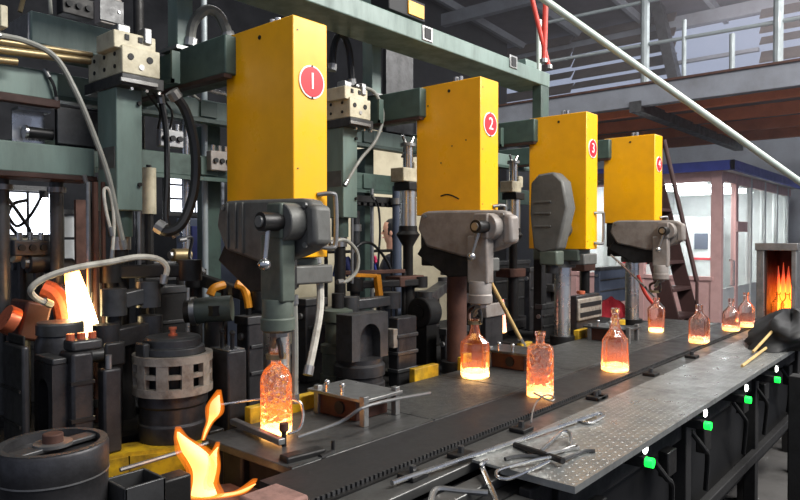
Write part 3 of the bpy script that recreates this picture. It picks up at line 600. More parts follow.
        hw = .128; zt, zb = at(548, 172, X=3.66).z, at(548, 254, X=3.66).z; zm = (zt + zb) / 2
        poly = [(c.y - hw * .25, zt), (c.y + hw * .55, zt - .01), (c.y + hw * .95, zt - .06), (c.y + hw, zm), (c.y + hw * .8, zb + .03), (c.y + hw * .3, zb), (c.y - hw * .5, zb + .03), (c.y - hw, zm + .03), (c.y - hw * .75, zt - .06)]
        cs = MB().prism(poly, 'X', 3.66, 3.78).build('gear_case', m, T, .014)
        for zz in (zm - .08, zm + .0, zm + .07): MB().box(3.653, 3.662, c.y - .02, c.y + .09, zz - .006, zz + .006).build('rib', m, cs, .002)
        MB().cyl((3.78, c.y, zm - .1), (3.89, c.y, zm - .1), .05, n=20).build('hub', m, T)
        ar = MB().box(3.66, 3.76, c.y - .06, c.y + .06, zb - .07, zb + .02).build('swing_arm', 'arm_green', T, .01); MB().cyl((3.71, c.y, zb - .07), (3.71, c.y, zb - .12), .04, n=18).build('arm_socket', 'iron', ar)
    return T
TK = [takeout(k) for k in range(4)]

# ------------------------------------------------------------------ air cylinders between the covers
def air_cylinder(k, label):
    dx = S * (k - 1); p = at(408, 190, Y=2.5); x, y = p.x + dx, 2.5
    T = thing('air_cylinder', label, 'cylinder', (x, y, .96), 'upright air cylinders')
    z1 = at(408, 191, Y=2.5).z; z0 = at(408, 226, Y=2.5).z
    MB().cyl((x, y, z0), (x, y, z1), .05, n=24).build('barrel', 'chrome', T); MB().box(x - .06, x + .06, y - .06, y + .06, z1, z1 + .05).build('head_block', 'iron', T, .005)
    MB().box(x - .1, x + .03, y - .05, y + .05, z1 + .05, z1 + .13).build('valve_body', 'cream', T, .006); MB().box(x + .01, x + .07, y - .04, y + .04, z1 + .09, z1 + .17).build('valve_cap', 'cream', T, .006)
    MB().cyl((x, y, z1 + .1), (x, y, z1 + .26), .03, n=18).build('upper_barrel', 'steel', T); MB().cyl((x, y, z1 + .26), (x, y, z1 + .28), .045, n=18).build('cap_nut', 'steel_dull', T)
    MB().tube([(x - .05, y, z1 + .32), (x - .02, y, z1 + .28), (x + .02, y, z1 + .28), (x + .05, y, z1 + .32)], .009).build('wing_nut', 'steel', T)
    MB().lathe([(.055, 0), (.055, -.03), (.07, -.05), (.03, -.12), (.03, z0 * -1 + 1.3)], (x, y, z0), 20).build('lower_gland', 'iron', T)
    MB().box(x - .14, x + .08, y - .06, y + .06, 1.38, 1.44).build('cross_arm', 'rust', T, .006); MB().cyl((x, y, .96), (x, y, 1.38), .04, n=16).build('pedestal', 'iron', T)
for k, l in ((1, 'polished upright air cylinder with cream valve left of yellow cover two'), (2, 'polished upright air cylinder with cream valve left of yellow cover three'), (3, 'polished upright air cylinder with cream valve left of yellow cover four')): air_cylinder(k, l)
# ------------------------------------------------------------------ mould gear on the machine bed
def cb(*a): return corner(*a)
def ground(pl, pc, pr, yt, Y, z0=.96):
    q = corner(pl, pc, pr, yt, yt + 10, Y); return q[:4] + (z0, q[5])
# left mould clamp: halves, arch bracket, top disc
q = ground(2, 22, 30, 347, 2.2)
T = thing('mould_half', 'sooty split mould block at the far left, beside the hot gob', 'mould', (q[0], q[2], .96)); MB().box(*q).build('block', 'mold', T, .008); MB().box(q[0] + .01, q[1] - .005, q[2] + .02, q[3] - .02, q[5], q[5] + .03).build('key', 'iron', T, .006)
for zf in (.3, .6): MB().box(q[0] - .006, q[0], q[2] + .01, q[3], q[4] + (q[5] - q[4]) * zf, q[4] + (q[5] - q[4]) * zf + .01).build('groove_rib', 'iron', T)
q = ground(34, 52, 68, 366, 2.15)
T = thing('arch_bracket', 'dark cast arch bracket under the round mould cap at left', 'bracket', (q[0], q[2], .96))
w = (q[3] - q[2]); ym = (q[2] + q[3]) / 2; arc = [(ym + math.cos(math.pi * i / 12) * w * .28, q[5] - .09 + math.sin(math.pi * i / 12) * w * .28) for i in range(13)]
poly = [(q[2], .96), (q[2], q[5]), (q[3], q[5]), (q[3], .96), (ym + w * .28, .96)] + arc + [(ym - w * .28, .96)]
bm_ = MB(); x0_, x1_ = q[0], q[1]
pts = arc; L1 = [(q[3], .96), (q[3], q[5]), (q[2], q[5]), (q[2], .96)]
for i in range(len(arc) - 1):   # arch built from voussoir prisms so the opening stays open
    a, b_ = arc[i], arc[i + 1]; bm_.prism([a, (a[0], q[5]), (b_[0], q[5]), b_], 'X', x0_, x1_)
bm_.box(x0_, x1_, q[2], ym - w * .28, .96, q[5]); bm_.box(x0_, x1_, ym + w * .28, q[3], .96, q[5])
bm_.build('arch', 'mold', T); MB().box(x0_ + .002, x1_ - .002, q[2], q[3], q[5], q[5] + .02).build('cap_bar', 'iron_mid', T, .004)
q = ground(58, 72, 94, 354, 2.12)
T = thing('mould_half', 'tall dark mould block with hot bolts in front of the glowing gob', 'mould', (q[0], q[2], .96)); MB().box(*q).build('block', 'mold', T, .01); MB().box(q[0] + .01, q[1] + .04, q[2] + .02, q[3] - .01, q[5], q[5] + .035).build('clamp_bar', 'iron_mid', T, .008)
for i in range(3): x = q[0] + .02 + i * .035; MB().cyl((x, q[2] + .06, q[5] + .035), (x, q[2] + .06, q[5] + .055), .013, n=10).build('bolt', 'copper', T)
for zf in (.35, .7): MB().box(q[0] - .005, q[1] + .0, q[2] - .005, q[2] + .02, q[4] + (q[5] - q[4]) * zf, q[4] + (q[5] - q[4]) * zf + .012).build('band', 'iron', T)
q = ground(97, 104, 122, 370, 2.1)
T = thing('mould_guide', 'stepped dark guide block between the left mould and the collared drum', 'mould', (q[0], q[2], .96)); MB().box(*q).build('block', 'mold', T, .008); MB().box(q[0] + .02, q[1] + .03, q[2] + .03, q[3], q[5], q[5] + .08).build('step', 'iron', T, .008); MB().cyl((q[0] + .02, q[2] + .01, q[5]), (q[0] + .02, q[2] + .01, q[5] + .045), .01, n=10).build('pin', 'steel_dull', T)
p = at(60, 325, Y=2.35)
T = thing('capped_mould', 'grey round capped mould beside the white hot gob', 'mould', (p.x, p.y, .96)); rr = .075
MB().lathe([(rr, 0), (rr, .035), (rr * .93, .042)], (p.x, p.y, p.z - .03), 28).build('cap_disc', 'iron_mid', T); MB().lathe([(rr * 1.05, p.z * -1 + .99), (rr * 1.05, -.06), (rr * .9, -.03)], (p.x, p.y, p.z), 24).build('cap_body', 'mold', T)
MB().cyl((p.x - .03, p.y - .09, p.z - .1), (p.x + .1, p.y - .12, p.z - .1), .025, n=14).build('side_boss', 'iron_mid', T)
# hot glass gob
hot_glow('gob_hot', .34, 0, [(0, (255, 236, 190)), (.55, (255, 226, 160)), (.85, (255, 150, 50)), (1, (255, 110, 30))], 13)
g0 = at(89, 345, Y=2.5); g1 = at(71, 268, Y=2.5)
T = tag(MB().lathe([(.03, 0), (.05, .006), (.052, .02), (.048, .08), (.042, .15), (.034, .22), (.026, .28), (.018, .295), (.004, .298)], g0, 20).build('hot_gob', 'gob_hot'), 'white hot tapering glass gob above the left mould', 'glass gob')
D = (g1 - g0); T.rotation_euler = (-.05, -math.atan2(D.dot(RIGHT) * -1, D.z) * 0.9, 0); T.rotation_mode = 'QUATERNION'; T.rotation_quaternion = Vector((0, 0, 1)).rotation_difference(D.normalized())
# chute and shields around the gob, its orange light put into their colours
p0 = at(8, 300, Y=2.75); p1 = at(45, 345, Y=2.5)
T = thing('gob_chute', 'curved steel chute tinted for the gob light at the left behind the moulds', 'chute', (p0.x, p0.y, .96))
MB().bar(at(14, 318, Y=2.62), at(40, 322, Y=2.62), .16, .14).build('chute_wall', 'hot_metal', T, .01); MB().cyl(at(4, 318, Y=2.55), at(14, 322, Y=2.55), .05, n=18).build('chute_ring', 'copper', T); MB().cyl((p0.x, 2.65, .96), (p0.x, 2.65, p0.z - .05), .04, n=14).build('stand', 'iron', T)
T = thing('heat_shield', 'bent orange lit steel shield left of the white hot gob', 'shield', tuple(at(56, 320, Y=2.62)))
MB().tube([at(44, 288, Y=2.66), at(54, 293, Y=2.64), at(62, 306, Y=2.62), at(66, 330, Y=2.6)], .035, n=10).build('curved_plate', 'copper', T); MB().tube([at(58, 286, Y=2.7), at(66, 300, Y=2.68), at(70, 330, Y=2.66)], .02, n=10).build('inner_plate', 'hot_metal', T); pz = at(66, 330, Y=2.6); MB().cyl((pz.x, pz.y, .96), (pz.x, pz.y, pz.z), .02, n=10).build('stay', 'iron', T)

# collared drum
p = at(173, 360, Y=2.12); x, y = p.x, p.y
def zat(py): return at(173, py, Y=2.12).z
T = thing('collared_drum', 'black mould drum with slotted pale collar and copper knob, left of cover one', 'mould', (x, y, .96))
MB().lathe([(.115, 0), (.118, .01), (.118, .06), (.112, .065), (.112, .12), (.118, .125), (.118, zat(388) - .96)], (x, y, .96), 36).build('drum', 'mold', T, .002)
col = MB(); r0, r1 = .112, .135; zc0, zc1 = zat(390), zat(352); h_ = zc1 - zc0
col.ring((x, y, zc0), r0, r1, 0, h_ * .2, 40); col.ring((x, y, zc0), r0, r1, h_ * .8, h_, 40)
for i in range(10):
    a = i * 2 * math.pi / 10; col.ring((x, y, zc0), r0, r1 - .002, h_ * .19, h_ * .81, 4, a, a + .3)
for i in range(10):
    a = i * 2 * math.pi / 10; col.ring((x, y, zc0), r0, r1 - .004, h_ * .45, h_ * .56, 5, a + .28, a + 2 * math.pi / 10 + .02)
col.build('slotted_collar', 'collar', T)
MB().cyl((x, y, zc0), (x, y, zc1), .1, n=30).build('core', 'black', T)
MB().lathe([(.108, 0), (.108, .022), (.1, .026), (.096, .026), (.096, .05), (.088, .058)], (x, y, zc1), 36).build('lid', 'iron_mid', T, .001)
MB().lathe([(.016, 0), (.016, .006), (.010, .008), (.010, .02), (.014, .022), (.014, .03)], (x, y, zc1 + .058), 12).build('knob', 'copper', T)
MB().box(x - .125, x - .1, y - .03, y + .03, zc1 - .01, zc1 + .045).build('lug', 'iron_mid', T, .006)
# dark box with pins
q = ground(208, 228, 247, 352, 2.0)
T = thing('pin_block', 'dark upright block with two pins and a bright reflective top, right of the collared drum', 'block', (q[0], q[2], .96)); MB().box(*q).build('block', 'mold', T, .008); MB().box(q[0] + .006, q[1] - .006, q[2] + .006, q[3] - .006, q[5], q[5] + .004).build('top_plate', 'steel', T)  # steel top plate carries the white reflection on the block
for f in (.25, .75): yy = q[2] + (q[3] - q[2]) * f; xx = (q[0] + q[1]) / 2; MB().cyl((xx, yy, q[5]), (xx, yy, q[5] + .06), .008, n=10).ball((xx, yy, q[5] + .06), .011, 8).build('pin', 'iron', T)
# pale motion cylinder with yellow arms
a = at(196, 311, Y=2.35); b_ = at(232, 308, Y=2.25)
T = thing('motion_cylinder', 'pale green horizontal cylinder with a square window behind the collared drum', 'cylinder', (a.x, a.y, .96)); d_ = (b_ - a)
MB().cyl(a, b_, .052, n=24).build('barrel', 'arm_green', T); MB().cyl(a - d_ * .12, a + d_ * .02, .058, n=24).build('end_ring', 'steel_dull', T); MB().cyl(a - d_ * .3, a, .045, n=20).build('bore', 'black', T); m_ = a + d_ * .5 - Vector((.028, .045, 0)); MB().box(m_.x - .016, m_.x + .016, m_.y - .012, m_.y + .02, m_.z - .02, m_.z + .02).build('window', 'black', T)
MB().cyl((a.x + d_.x * .5, a.y + d_.y * .5, .96), (a.x + d_.x * .5, a.y + d_.y * .5, a.z - .04), .04, n=16).build('saddle', 'iron', T)
for i, (pts, lab) in enumerate((([(236, 284, 2.35), (243, 287, 2.34), (247, 296, 2.33), (249, 308, 2.32)], 'short bent yellow bar behind the arm of cover one'), ([(210, 295, 2.4), (214, 288, 2.4), (224, 285, 2.4)], 'small yellow bent bar above the pale horizontal cylinder'))):
    o = thing('yellow_bar', lab, 'bar', tuple(at(*pts[-1][:2], Y=pts[-1][2]))); MB().tube([at(u, v, Y=w_) for u, v, w_ in pts], .018, n=8).build('bar_bend', 'yellow_part', o); e_ = at(*pts[-1][:2], Y=pts[-1][2]); MB().cyl((e_.x, e_.y, .96), e_, .014, n=8).build('stay', 'iron', o)
# long dark linkage arms
def linkage(label, a, b, w, h, mt='iron', boss=.045, group='machine linkages'):
    T = thing('linkage_arm', label, 'linkage', (a.x, a.y, .96), group); MB().bar(a, b, w, h).build('arm', mt, T, .006)
    for e in (a, b): MB().cyl(e - Vector((0, 0, h * .8)), e + Vector((0, 0, h * .8)), boss, n=18).build('boss', mt, T)
    MB().cyl((a.x, a.y, .96), a, boss * .6, n=14).build('pivot_post', 'iron', T); return T
linkage('dark steel linkage arm crossing above the collared drum', at(112, 272, Y=2.5), at(190, 270, Y=2.3), .05, .05)
linkage('sooty linkage arm in front of the green column foot', at(114, 302, Y=2.35), at(148, 294, Y=2.35), .06, .06, 'iron_mid')
linkage('dark arm running behind the pin topped block', at(196, 278, Y=2.6), at(262, 300, Y=2.3), .05, .05)
linkage('dark arm low between the left mould and the drum', at(106, 340, Y=2.3), at(150, 330, Y=2.35), .06, .07, 'mold')
linkage('iron arm between the bottle rows behind cover two', at(425, 300, Y=2.3), at(445, 285, Y=2.5), .07, .06, 'iron_mid')
linkage('iron arm behind the hot bottle of unit two', at(490, 330, Y=2.3), at(520, 322, Y=2.5), .09, .06, 'mold')
# central mould group
q = ground(322, 340, 352, 290, 2.3)
p = at(338, 330, Y=2.25)
T = thing('mould_cylinder', 'dark green stepped cylinder left in the open mould group below cover one', 'mould', (p.x, p.y, .96))
MB().lathe([(.085, 0), (.085, .06), (.075, .065), (.075, .16), (.082, .165), (.082, .2), (.06, .21), (.06, .3), (.07, .31), (.07, .36), (.04, .37)], (p.x, p.y, .96), 28).build('barrel', 'arm_green', T); MB().cyl((p.x, p.y, 1.33), (p.x, p.y, 1.4), .03, n=14).build('stem', 'iron', T)
q = ground(344, 352, 388, 316, 2.02, 1.12)
T = thing('mould_half', 'grey open mould half with arched top in the middle of the machine', 'mould', (q[0], q[2], .96))
xm = (q[0] + q[1]) / 2; w = q[1] - q[0]; arc = [(xm + math.cos(math.pi * i / 10) * w * .28, q[5] - .11 + math.sin(math.pi * i / 10) * w * .28) for i in range(11)]; mb = MB()
for i in range(10): a_, b_ = arc[i], arc[i + 1]; mb.prism([a_, (a_[0], q[5]), (b_[0], q[5]), b_], 'Y', q[2], q[3] + .05)
mb.box(q[0], xm - w * .28, q[2], q[3] + .05, q[4], q[5]); mb.box(xm + w * .28, q[1], q[2], q[3] + .05, q[4], q[5]); mb.build('arch', 'iron_mid', T, .0)
MB().box(q[0] + .01, q[1] - .01, q[3] + .0, q[3] + .06, q[4], q[5] - .02).build('back_plate', 'mold', T)
r_ = (q[1] - q[0]) * .5
MB().lathe([(r_, 0), (r_, .05), (r_ * .92, .055), (r_ * .92, .08), (r_, .085), (r_, .13), (r_ * .9, .14), (r_ * .9, .16)], (xm, q[2] + .07, .96), 28).build('ring_stack', 'mold', T)
q = ground(388, 398, 417, 318, 2.02)
T = thing('mould_half', 'tall narrow mould half closest to yellow cover two', 'mould', (q[0], q[2], .96)); MB().box(*q).build('block', 'mold', T, .008)
for f in (.2, .45, .7): z_ = q[4] + (q[5] - q[4]) * f; MB().box(q[0] - .006, q[1] + .004, q[2] - .006, q[3], z_, z_ + .018).build('rib', 'iron_mid', T, .003)
MB().box(q[0] - .03, q[0], q[2] + .0, q[2] + .05, q[5] - .14, q[5] - .05).build('pale_pad', 'collar', T, .004)  # paler pad on the side of the mould half
linkage('dark hinge arm holding the open mould halves in the middle', at(350, 305, Y=2.25), at(392, 300, Y=2.2), .06, .05, 'iron_mid')
linkage('lower hinge arm across the middle mould group', at(355, 285, Y=2.5), at(420, 282, Y=2.45), .05, .04)
p = at(424, 312, Y=2.3)
T = thing('rubber_drum', 'dull black round drum on its side by the foot of cover two', 'drum', (p.x, p.y, .96)); MB().cyl((p.x - .05, p.y, p.z), (p.x + .06, p.y, p.z), .085, n=28).build('rim', 'soot', T, .008); MB().cyl((p.x - .056, p.y, p.z), (p.x - .05, p.y, p.z), .04, n=20).build('hub_plate', 'iron', T); MB().box(p.x - .04, p.x + .05, p.y - .05, p.y + .05, .96, p.z - .06).build('saddle', 'iron', T)
# rusty bar with yellow bent arm
T = thing('rail_bar', 'heat stained horizontal bar behind the middle mould group', 'bar', tuple(at(345, 272, Y=2.55))); a = at(338, 273, Y=2.62); b_ = at(404, 271, Y=2.5); MB().bar(a, b_, .03, .022).build('bar_run', 'rust', T, .003)
for e in (a, b_): MB().cyl((e.x, e.y, .96), e, .014, n=10).build('stay', 'iron', T)
T = thing('yellow_bracket', 'bent yellow bracket hanging from the bar in the middle of the machine', 'bracket', tuple(at(378, 300, Y=2.45))); MB().bar(at(352, 275, Y=2.5), at(378, 276, Y=2.45), .03, .02).build('upper_leg', 'yellow_part', T, .003); MB().bar(at(377, 275, Y=2.45), at(380, 302, Y=2.45), .03, .035).build('drop_leg', 'yellow_part', T, .003); e = at(380, 302, Y=2.45); MB().cyl((e.x, e.y, .96), e, .014, n=10).build('stay', 'iron', T)
# dark cabinets / blocks deeper in the machine
for i, (pl, pc, pr, yt, Y, lab, mt) in enumerate((
        (524, 530, 556, 268, 2.5, 'dark grey upright block left of the column of cover three', 'mold'),
        (594, 600, 626, 268, 2.9, 'dark panel between the columns of covers three and four', 'blue_grey'),
        (412, 418, 440, 292, 2.6, 'black block behind the column of cover two', 'iron'),
        (296, 306, 326, 300, 2.4, 'dark grey stack behind the cloth wrapped hose', 'mold'),
        (140, 150, 186, 288, 2.75, 'black valve housing behind the collared drum', 'iron'),
        (236, 248, 268, 318, 2.25, 'dark block behind the glowing bottle of unit one', 'mold'),
        (440, 446, 468, 330, 2.15, 'low dark block behind the hot bottle of unit two', 'mold'),
        (60, 72, 100, 300, 2.95, 'black housing behind the white hot gob', 'iron'),
        (10, 20, 46, 248, 3.0, 'dark control box below the left window', 'iron_mid'),
        (486, 494, 530, 262, 2.95, 'added black block darkening the gap far behind the slanting rusty rod', 'soot'),  # added to darken the gap, no known housing
        (536, 542, 560, 305, 2.2, 'short grey block right of the wooden handled rod', 'iron_mid'))):
    q = ground(pl, pc, pr, yt, Y); T = thing('machine_block', lab, 'machine', (q[0], q[2], .96), 'dark machine housings'); MB().box(*q).build('housing', mt, T, .008)
    MB().box(q[0] - .006, q[1] + .006, q[2] - .006, q[3] + .006, q[5] - .03, q[5] + .004).build('top_flange', 'iron_mid', T, .003)
    for f in (.35, .65): z_ = q[4] + (q[5] - q[4]) * f; MB().box(q[0] + .01, q[1] - .01, q[2] - .008, q[2], z_, z_ + .015).build('rib', 'iron_mid', T, .002)
    MB().cyl((q[0] - .012, (q[2] + q[3]) / 2, q[5] - .08), (q[0], (q[2] + q[3]) / 2, q[5] - .08), .015, n=12).build('plug', 'steel_dull', T)
# slotted collar block under cover three and pale box of unit two
q = ground(570, 577, 600, 296, 2.0)
T = thing('slotted_block', 'grey block with two dark slots beside the shiny column of cover three', 'mould', (q[0], q[2], .96)); MB().box(*q).build('block', 'mold', T, .008); MB().box(q[0] - .012, q[1] - .005, q[2] - .02, q[2], q[5] - .17, q[5] - .02).build('face_plate', 'collar', T, .008)
for dz in (.06, .125): MB().box(q[0] + .01, q[1] - .03, q[2] - .024, q[2] - .018, q[5] - dz - .02, q[5] - dz + .01).build('slot', 'black', T)
MB().cyl(((q[0] + q[1]) / 2, q[2] + .06, q[5]), ((q[0] + q[1]) / 2, q[2] + .06, q[5] + .02), .03, n=14).build('knob', 'copper', T)
q = ground(480, 486, 503, 304, 2.1)
T = thing('mould_box', 'pale grey topped mould box behind the hot bottle of unit two', 'mould', (q[0], q[2], .96)); MB().box(*q).build('body', 'mold', T, .006); MB().box(q[0] - .01, q[1] + .01, q[2] - .01, q[3], q[5] - .08, q[5]).build('lid', 'cast_light', T, .006)
hot_glow('gob_small', .24, 0, [(0, (255, 190, 110)), (.3, (255, 130, 50)), (1, (230, 70, 16))], 2.4)
g0 = at(503, 333, Y=2.3)
T = tag(MB().lathe([(.012, 0), (.024, .008), (.02, .06), (.014, .13), (.008, .2), (.002, .22)], g0, 14).build('hot_gob', 'gob_small'), 'small glowing glass gob behind the rusty slanting rod', 'glass gob')
o = thing('slanting_rod', 'rusty wooden handled rod leaning between units two and three', 'rod', tuple(at(524, 346, Y=1.97))); MB().cyl(at(488, 277, Y=2.0), at(524, 346, Y=1.94), .012, n=10).build('rod_shaft', 'wood_stick', o); MB().cyl(at(520, 339, Y=1.945), at(524, 346, Y=1.94), .015, n=10).build('rod_tip', 'steel_dull', o)
tag(MB().tube([at(611, 255, Y=1.9), at(640, 282, Y=1.85), at(664, 308, Y=1.8)], .008).build('air_rod', 'steel'), 'thin bright rod slanting down from cover three towards unit four', 'rod')
o = tag(MB().tube([at(638, 275, Y=1.95), at(645, 293, Y=1.9), at(655, 306, Y=1.86)], .014).build('red_hose', 'red'), 'short red rubber hose above the hot bottle of unit four', 'hose')
# round flywheel ring and coils seen left of the window
for i, (px, py, Y, r, lab, mt) in enumerate(((22, 250, 2.9, .05, 'cream gauge body in the left frame', 'cream'), (38, 262, 2.85, .045, 'dark valve hub in the left frame', 'iron_mid'), (60, 268, 2.85, .04, 'steel valve hub left of the green column', 'iron_mid'), (150, 280, 2.55, .035, 'small steel valve hub above the collared drum', 'iron_mid'), (180, 255, 2.8, .03, 'brass valve on a pipe behind the black hoses', 'brass'))):
    p = at(px, py, Y=Y); T = thing('valve_hub', lab, 'valve', (p.x, p.y, .96)); MB().cyl(p - Vector((.04, .0, 0)), p + Vector((.05, 0, 0)), r, n=18).build('body', mt, T, .004); MB().cyl(p - Vector((.055, 0, 0)), p - Vector((.04, 0, 0)), r * .6, n=8).build('cap', 'steel_dull', T); MB().cyl((p.x, p.y, .96), p, .018, n=10).build('standpipe', 'iron', T)

# ------------------------------------------------------------------ fittings in the upper left and behind
def simple(name, label, cat, q, mt, extra=None):
    T = thing(name, label, cat, (q[0], q[2], q[4])); MB().box(*q).build('body', mt, T, .005)
    if extra: extra(T, q)
    return T
def lid(T, q): MB().box(q[0] - .006, q[1] + .006, q[2] - .008, q[2], q[4] + .01, q[5] - .01).build('cover_plate', 'iron_mid', T, .003); MB().cyl((q[1] - .02, q[2] - .014, (q[4] + q[5]) / 2), (q[1] - .02, q[2] - .008, (q[4] + q[5]) / 2), .006, n=8).build('screw', 'steel', T)
def ports(T, q):
    for i in range(3): x = q[0] + (q[1] - q[0]) * (.2 + .3 * i); MB().cyl((x, q[2] - .012, (q[4] + q[5]) / 2), (x, q[2], (q[4] + q[5]) / 2), .013, n=12).build('port', 'black', T); MB().cyl((x, q[2] + .02, q[5]), (x, q[2] + .02, q[5] + .03), .01, n=10).build('nipple', 'steel', T)
simple('dark_panel', 'added black panel behind the steel pipe bracket at left', 'box', corner(54, 58, 104, 104, 150, 2.65)[:4] + (at(95, 149, Y=2.62).z, at(58, 104, Y=2.65).z), 'soot', lid)  # black panel added to cover the background between the beams
simple('solenoid_bank', 'silver solenoid bank right of the pale green column', 'valve', corner(156, 160, 184, 128, 146, 2.7), 'steel_dull', ports)
simple('junction_box', 'pale junction plate with round port left of cover one', 'box', corner(206, 211, 232, 150, 170, 2.95)[:3] + (2.995,) + corner(206, 211, 232, 150, 170, 2.95)[4:], 'cast_light', ports)
simple('duct_box', 'grey duct behind the first cream valve block', 'duct', corner(94, 100, 122, -6, 22, 3.2), 'cast_light', lid)
simple('dark_cabinet', 'black cabinet hanging under the overhead beam left of cover two', 'cabinet', corner(382, 386, 412, 48, 84, 3.02)[:4] + (2.377, corner(382, 386, 412, 48, 84, 3.02)[5]), 'soot', lid)
simple('toothed_rack', 'black toothed rack under the lower dark green beam', 'rack', corner(336, 342, 404, 194, 201, 2.9), 'soot', lambda T, q: [MB().box(q[0] + .02 + i * .055, q[0] + .05 + i * .055, q[2] - .004, q[3], q[4] - .02, q[4]).build('tooth', 'soot', T) for i in range(int((q[1] - q[0]) / .055))])
simple('gear_motor', 'dark motor housing above the brass pipes at the upper left', 'motor', corner(56, 62, 94, -8, 12, 3.0), 'iron', ports)
simple('valve_manifold', 'dark manifold with steel nipples behind the black hoses', 'valve', corner(140, 146, 200, 262, 282, 2.95), 'iron_mid', ports)
simple('valve_manifold', 'small dark manifold below the left window', 'valve', corner(8, 14, 50, 240, 256, 2.8), 'iron_mid', ports)
p = at(149, 192, Y=2.9); T = thing('cream_tank', 'cream cylinder tank right beside the pale green column', 'tank', (p.x, p.y, at(149, 214, Y=2.9).z)); MB().cyl((p.x, p.y, at(149, 214, Y=2.9).z), (p.x, p.y, at(149, 168, Y=2.9).z), .032, n=20).build('tank_body', 'cream', T); MB().cyl((p.x, p.y, 2.0), (p.x, p.y, at(149, 168, Y=2.9).z), .012, n=10).build('hanger', 'iron', T); MB().cyl((p.x, p.y, .96), (p.x, p.y, at(149, 214, Y=2.9).z), .02, n=10).build('stem', 'iron', T)
for i, (px, Y, w, mt, lab, zt_) in enumerate(((397, 2.85, .05, 'blue_grey', 'slate blue upright in front of the worker', 2.0), (186, 3.1, .03, 'steel', 'polished riser pipe above the rear beam left of cover one', 3.6), (205, 3.15, .02, 'rail_grey', 'thin pale riser pipe left of cover one', 3.6), (140, 3.3, .04, 'iron', 'black riser pipe behind the pale green column', 3.6), (356, 2.75, .035, 'iron_mid', 'dark upright with stepped top left of the cream wall gap', 1.82), (372, 2.95, .012, 'steel_dull', 'thin steel rod in front of the cream wall', 1.98))):
    p = at(px, 200, Y=Y); T = thing('riser_pipe', lab, 'pipe', (p.x, p.y, .96)); MB().cyl((p.x, p.y, .96), (p.x, p.y, zt_), w / 2 + .006, n=14).build('pipe_run', mt, T); MB().cyl((p.x, p.y, .96), (p.x, p.y, .985), w + .01, n=14).build('flange', 'iron', T); MB().cyl((p.x, p.y, zt_ - .12), (p.x, p.y, zt_ - .08), w * .7 + .008, n=12).build('coupling', 'steel_dull', T)
# ------------------------------------------------------------------ conveyor, plates
T = thing('conveyor', 'long dark conveyor carrying the glowing bottles towards the oven', 'conveyor', (3, 1.35, 0))
MB().box(1.1, 6.0, 1.25, 1.455, .975, 1.0).build('belt', 'belt', T)
ch = MB()
for i in range(270):
    x = 1.1 + i * .018; ch.box(x, x + .010, 1.243, 1.25, .985, 1.0015)
stuff(ch.build('chain_teeth', 'iron_mid', T))
MB().box(1.1, 6.0, 1.125, 1.232, .955, .985).build('front_rail', 'ledge', T, .004); MB().box(1.1, 6.0, 1.03, 1.09, .93, .962).build('lower_rail', 'ledge', T, .004)
MB().box(1.1, 6.0, 1.232, 1.2495, .93, .99).build('chain_channel', 'iron', T)
MB().box(1.1, 6.0, .98, 1.45, .62, .93).build('frame_side', 'soot', T, .01)
for x in (1.15, 1.9, 3.2, 4.5, 5.8): MB().box(x, x + .09, 1.0, 1.09, 0, .62).build('leg', 'iron', T); MB().box(x, x + .09, 1.36, 1.45, 0, .62).build('leg', 'iron', T)
for i, (px, py) in enumerate(((403, 473), (452, 453), (514, 428), (590, 397), (606, 398), (649, 374), (694, 357))):
    p = at(px, py, Z=.99); n_ = ['first rail clamp from the front', 'second rail clamp from the front', 'rail clamp before the wired bottle', 'double rail clamp, nearer block', 'double rail clamp, farther block', 'rail clamp past the faceted bottle', 'small far rail clamp'][i]
    C = thing('rail_clamp', n_ + ', dark block with stud on the conveyor edge', 'clamp', (p.x, 1.18, .985), 'clamps along the conveyor edge'); MB().box(p.x - .035, p.x + .035, 1.15, 1.21, .985, 1.0).build('block', 'iron', C, .003); MB().cyl((p.x, 1.18, 1.0), (p.x, 1.18, 1.02), .011, n=6).build('stud', 'iron_mid', C)
PLX = at(575, 486, Z=1.0)
def tread(x0, x1, lab):
    T = thing('tread_plate', lab, 'plate', (x0, .78, .99), 'diamond tread plates'); y0, y1 = PLX.y, 1.12
    MB().box(x0, x1, y0, y1, .99, .998).build('sheet', 'tread', T); MB().box(x0, x1, y0, y0 + .006, .978, .99).build('front_lip', 'tread', T); MB().box(x0, x0 + .006, y0 + .006, 1.02, .978, .99).build('end_lip', 'tread', T)
    lg = MB(); nx = int((x1 - x0) / .022); ny = int((y1 - y0) / .022)
    for i in range(nx):
        for j in range(ny):
            cx, cy = x0 + .014 + i * .022, y0 + .014 + j * .022; s = 1 if (i + j) % 2 else -1; dx, dy = .008 * .7, .008 * .7 * s; ex, ey = -dy * .32, dx * .32; 
            lg.add([(cx - dx, cy - dy, .998), (cx + ex, cy + ey, .998), (cx + dx, cy + dy, .998), (cx - ex, cy - ey, .998), (cx, cy, .9995)], [(0, 1, 4), (1, 2, 4), (2, 3, 4), (3, 0, 4)])
    stuff(lg.build('raised_lugs', 'tread', T, flat=True)); return T
tread(PLX.x, 2.9, 'nearest diamond tread plate beside the conveyor with wire tools on it'); tread(2.905, 4.15, 'middle diamond tread plate beside the conveyor'); tread(4.155, 5.4, 'far diamond tread plate by the oven, black cover on it')
T = thing('plate_support', 'dark framework under the tread plates with indicator lamps', 'frame', (3, .9, 0))
MB().box(PLX.x, 5.4, .92, .96, .80, .955).build('front_beam', 'soot', T, .005); MB().box(PLX.x, 5.4, .96, .975, .3, .93).build('back_panel', 'black', T)  # near-black colours deepen the shade under the plates
for x in (1.75, 2.9, 4.1, 5.3): MB().box(x, x + .07, .90, .96, 0, .955).build('leg', 'soot', T, .004)
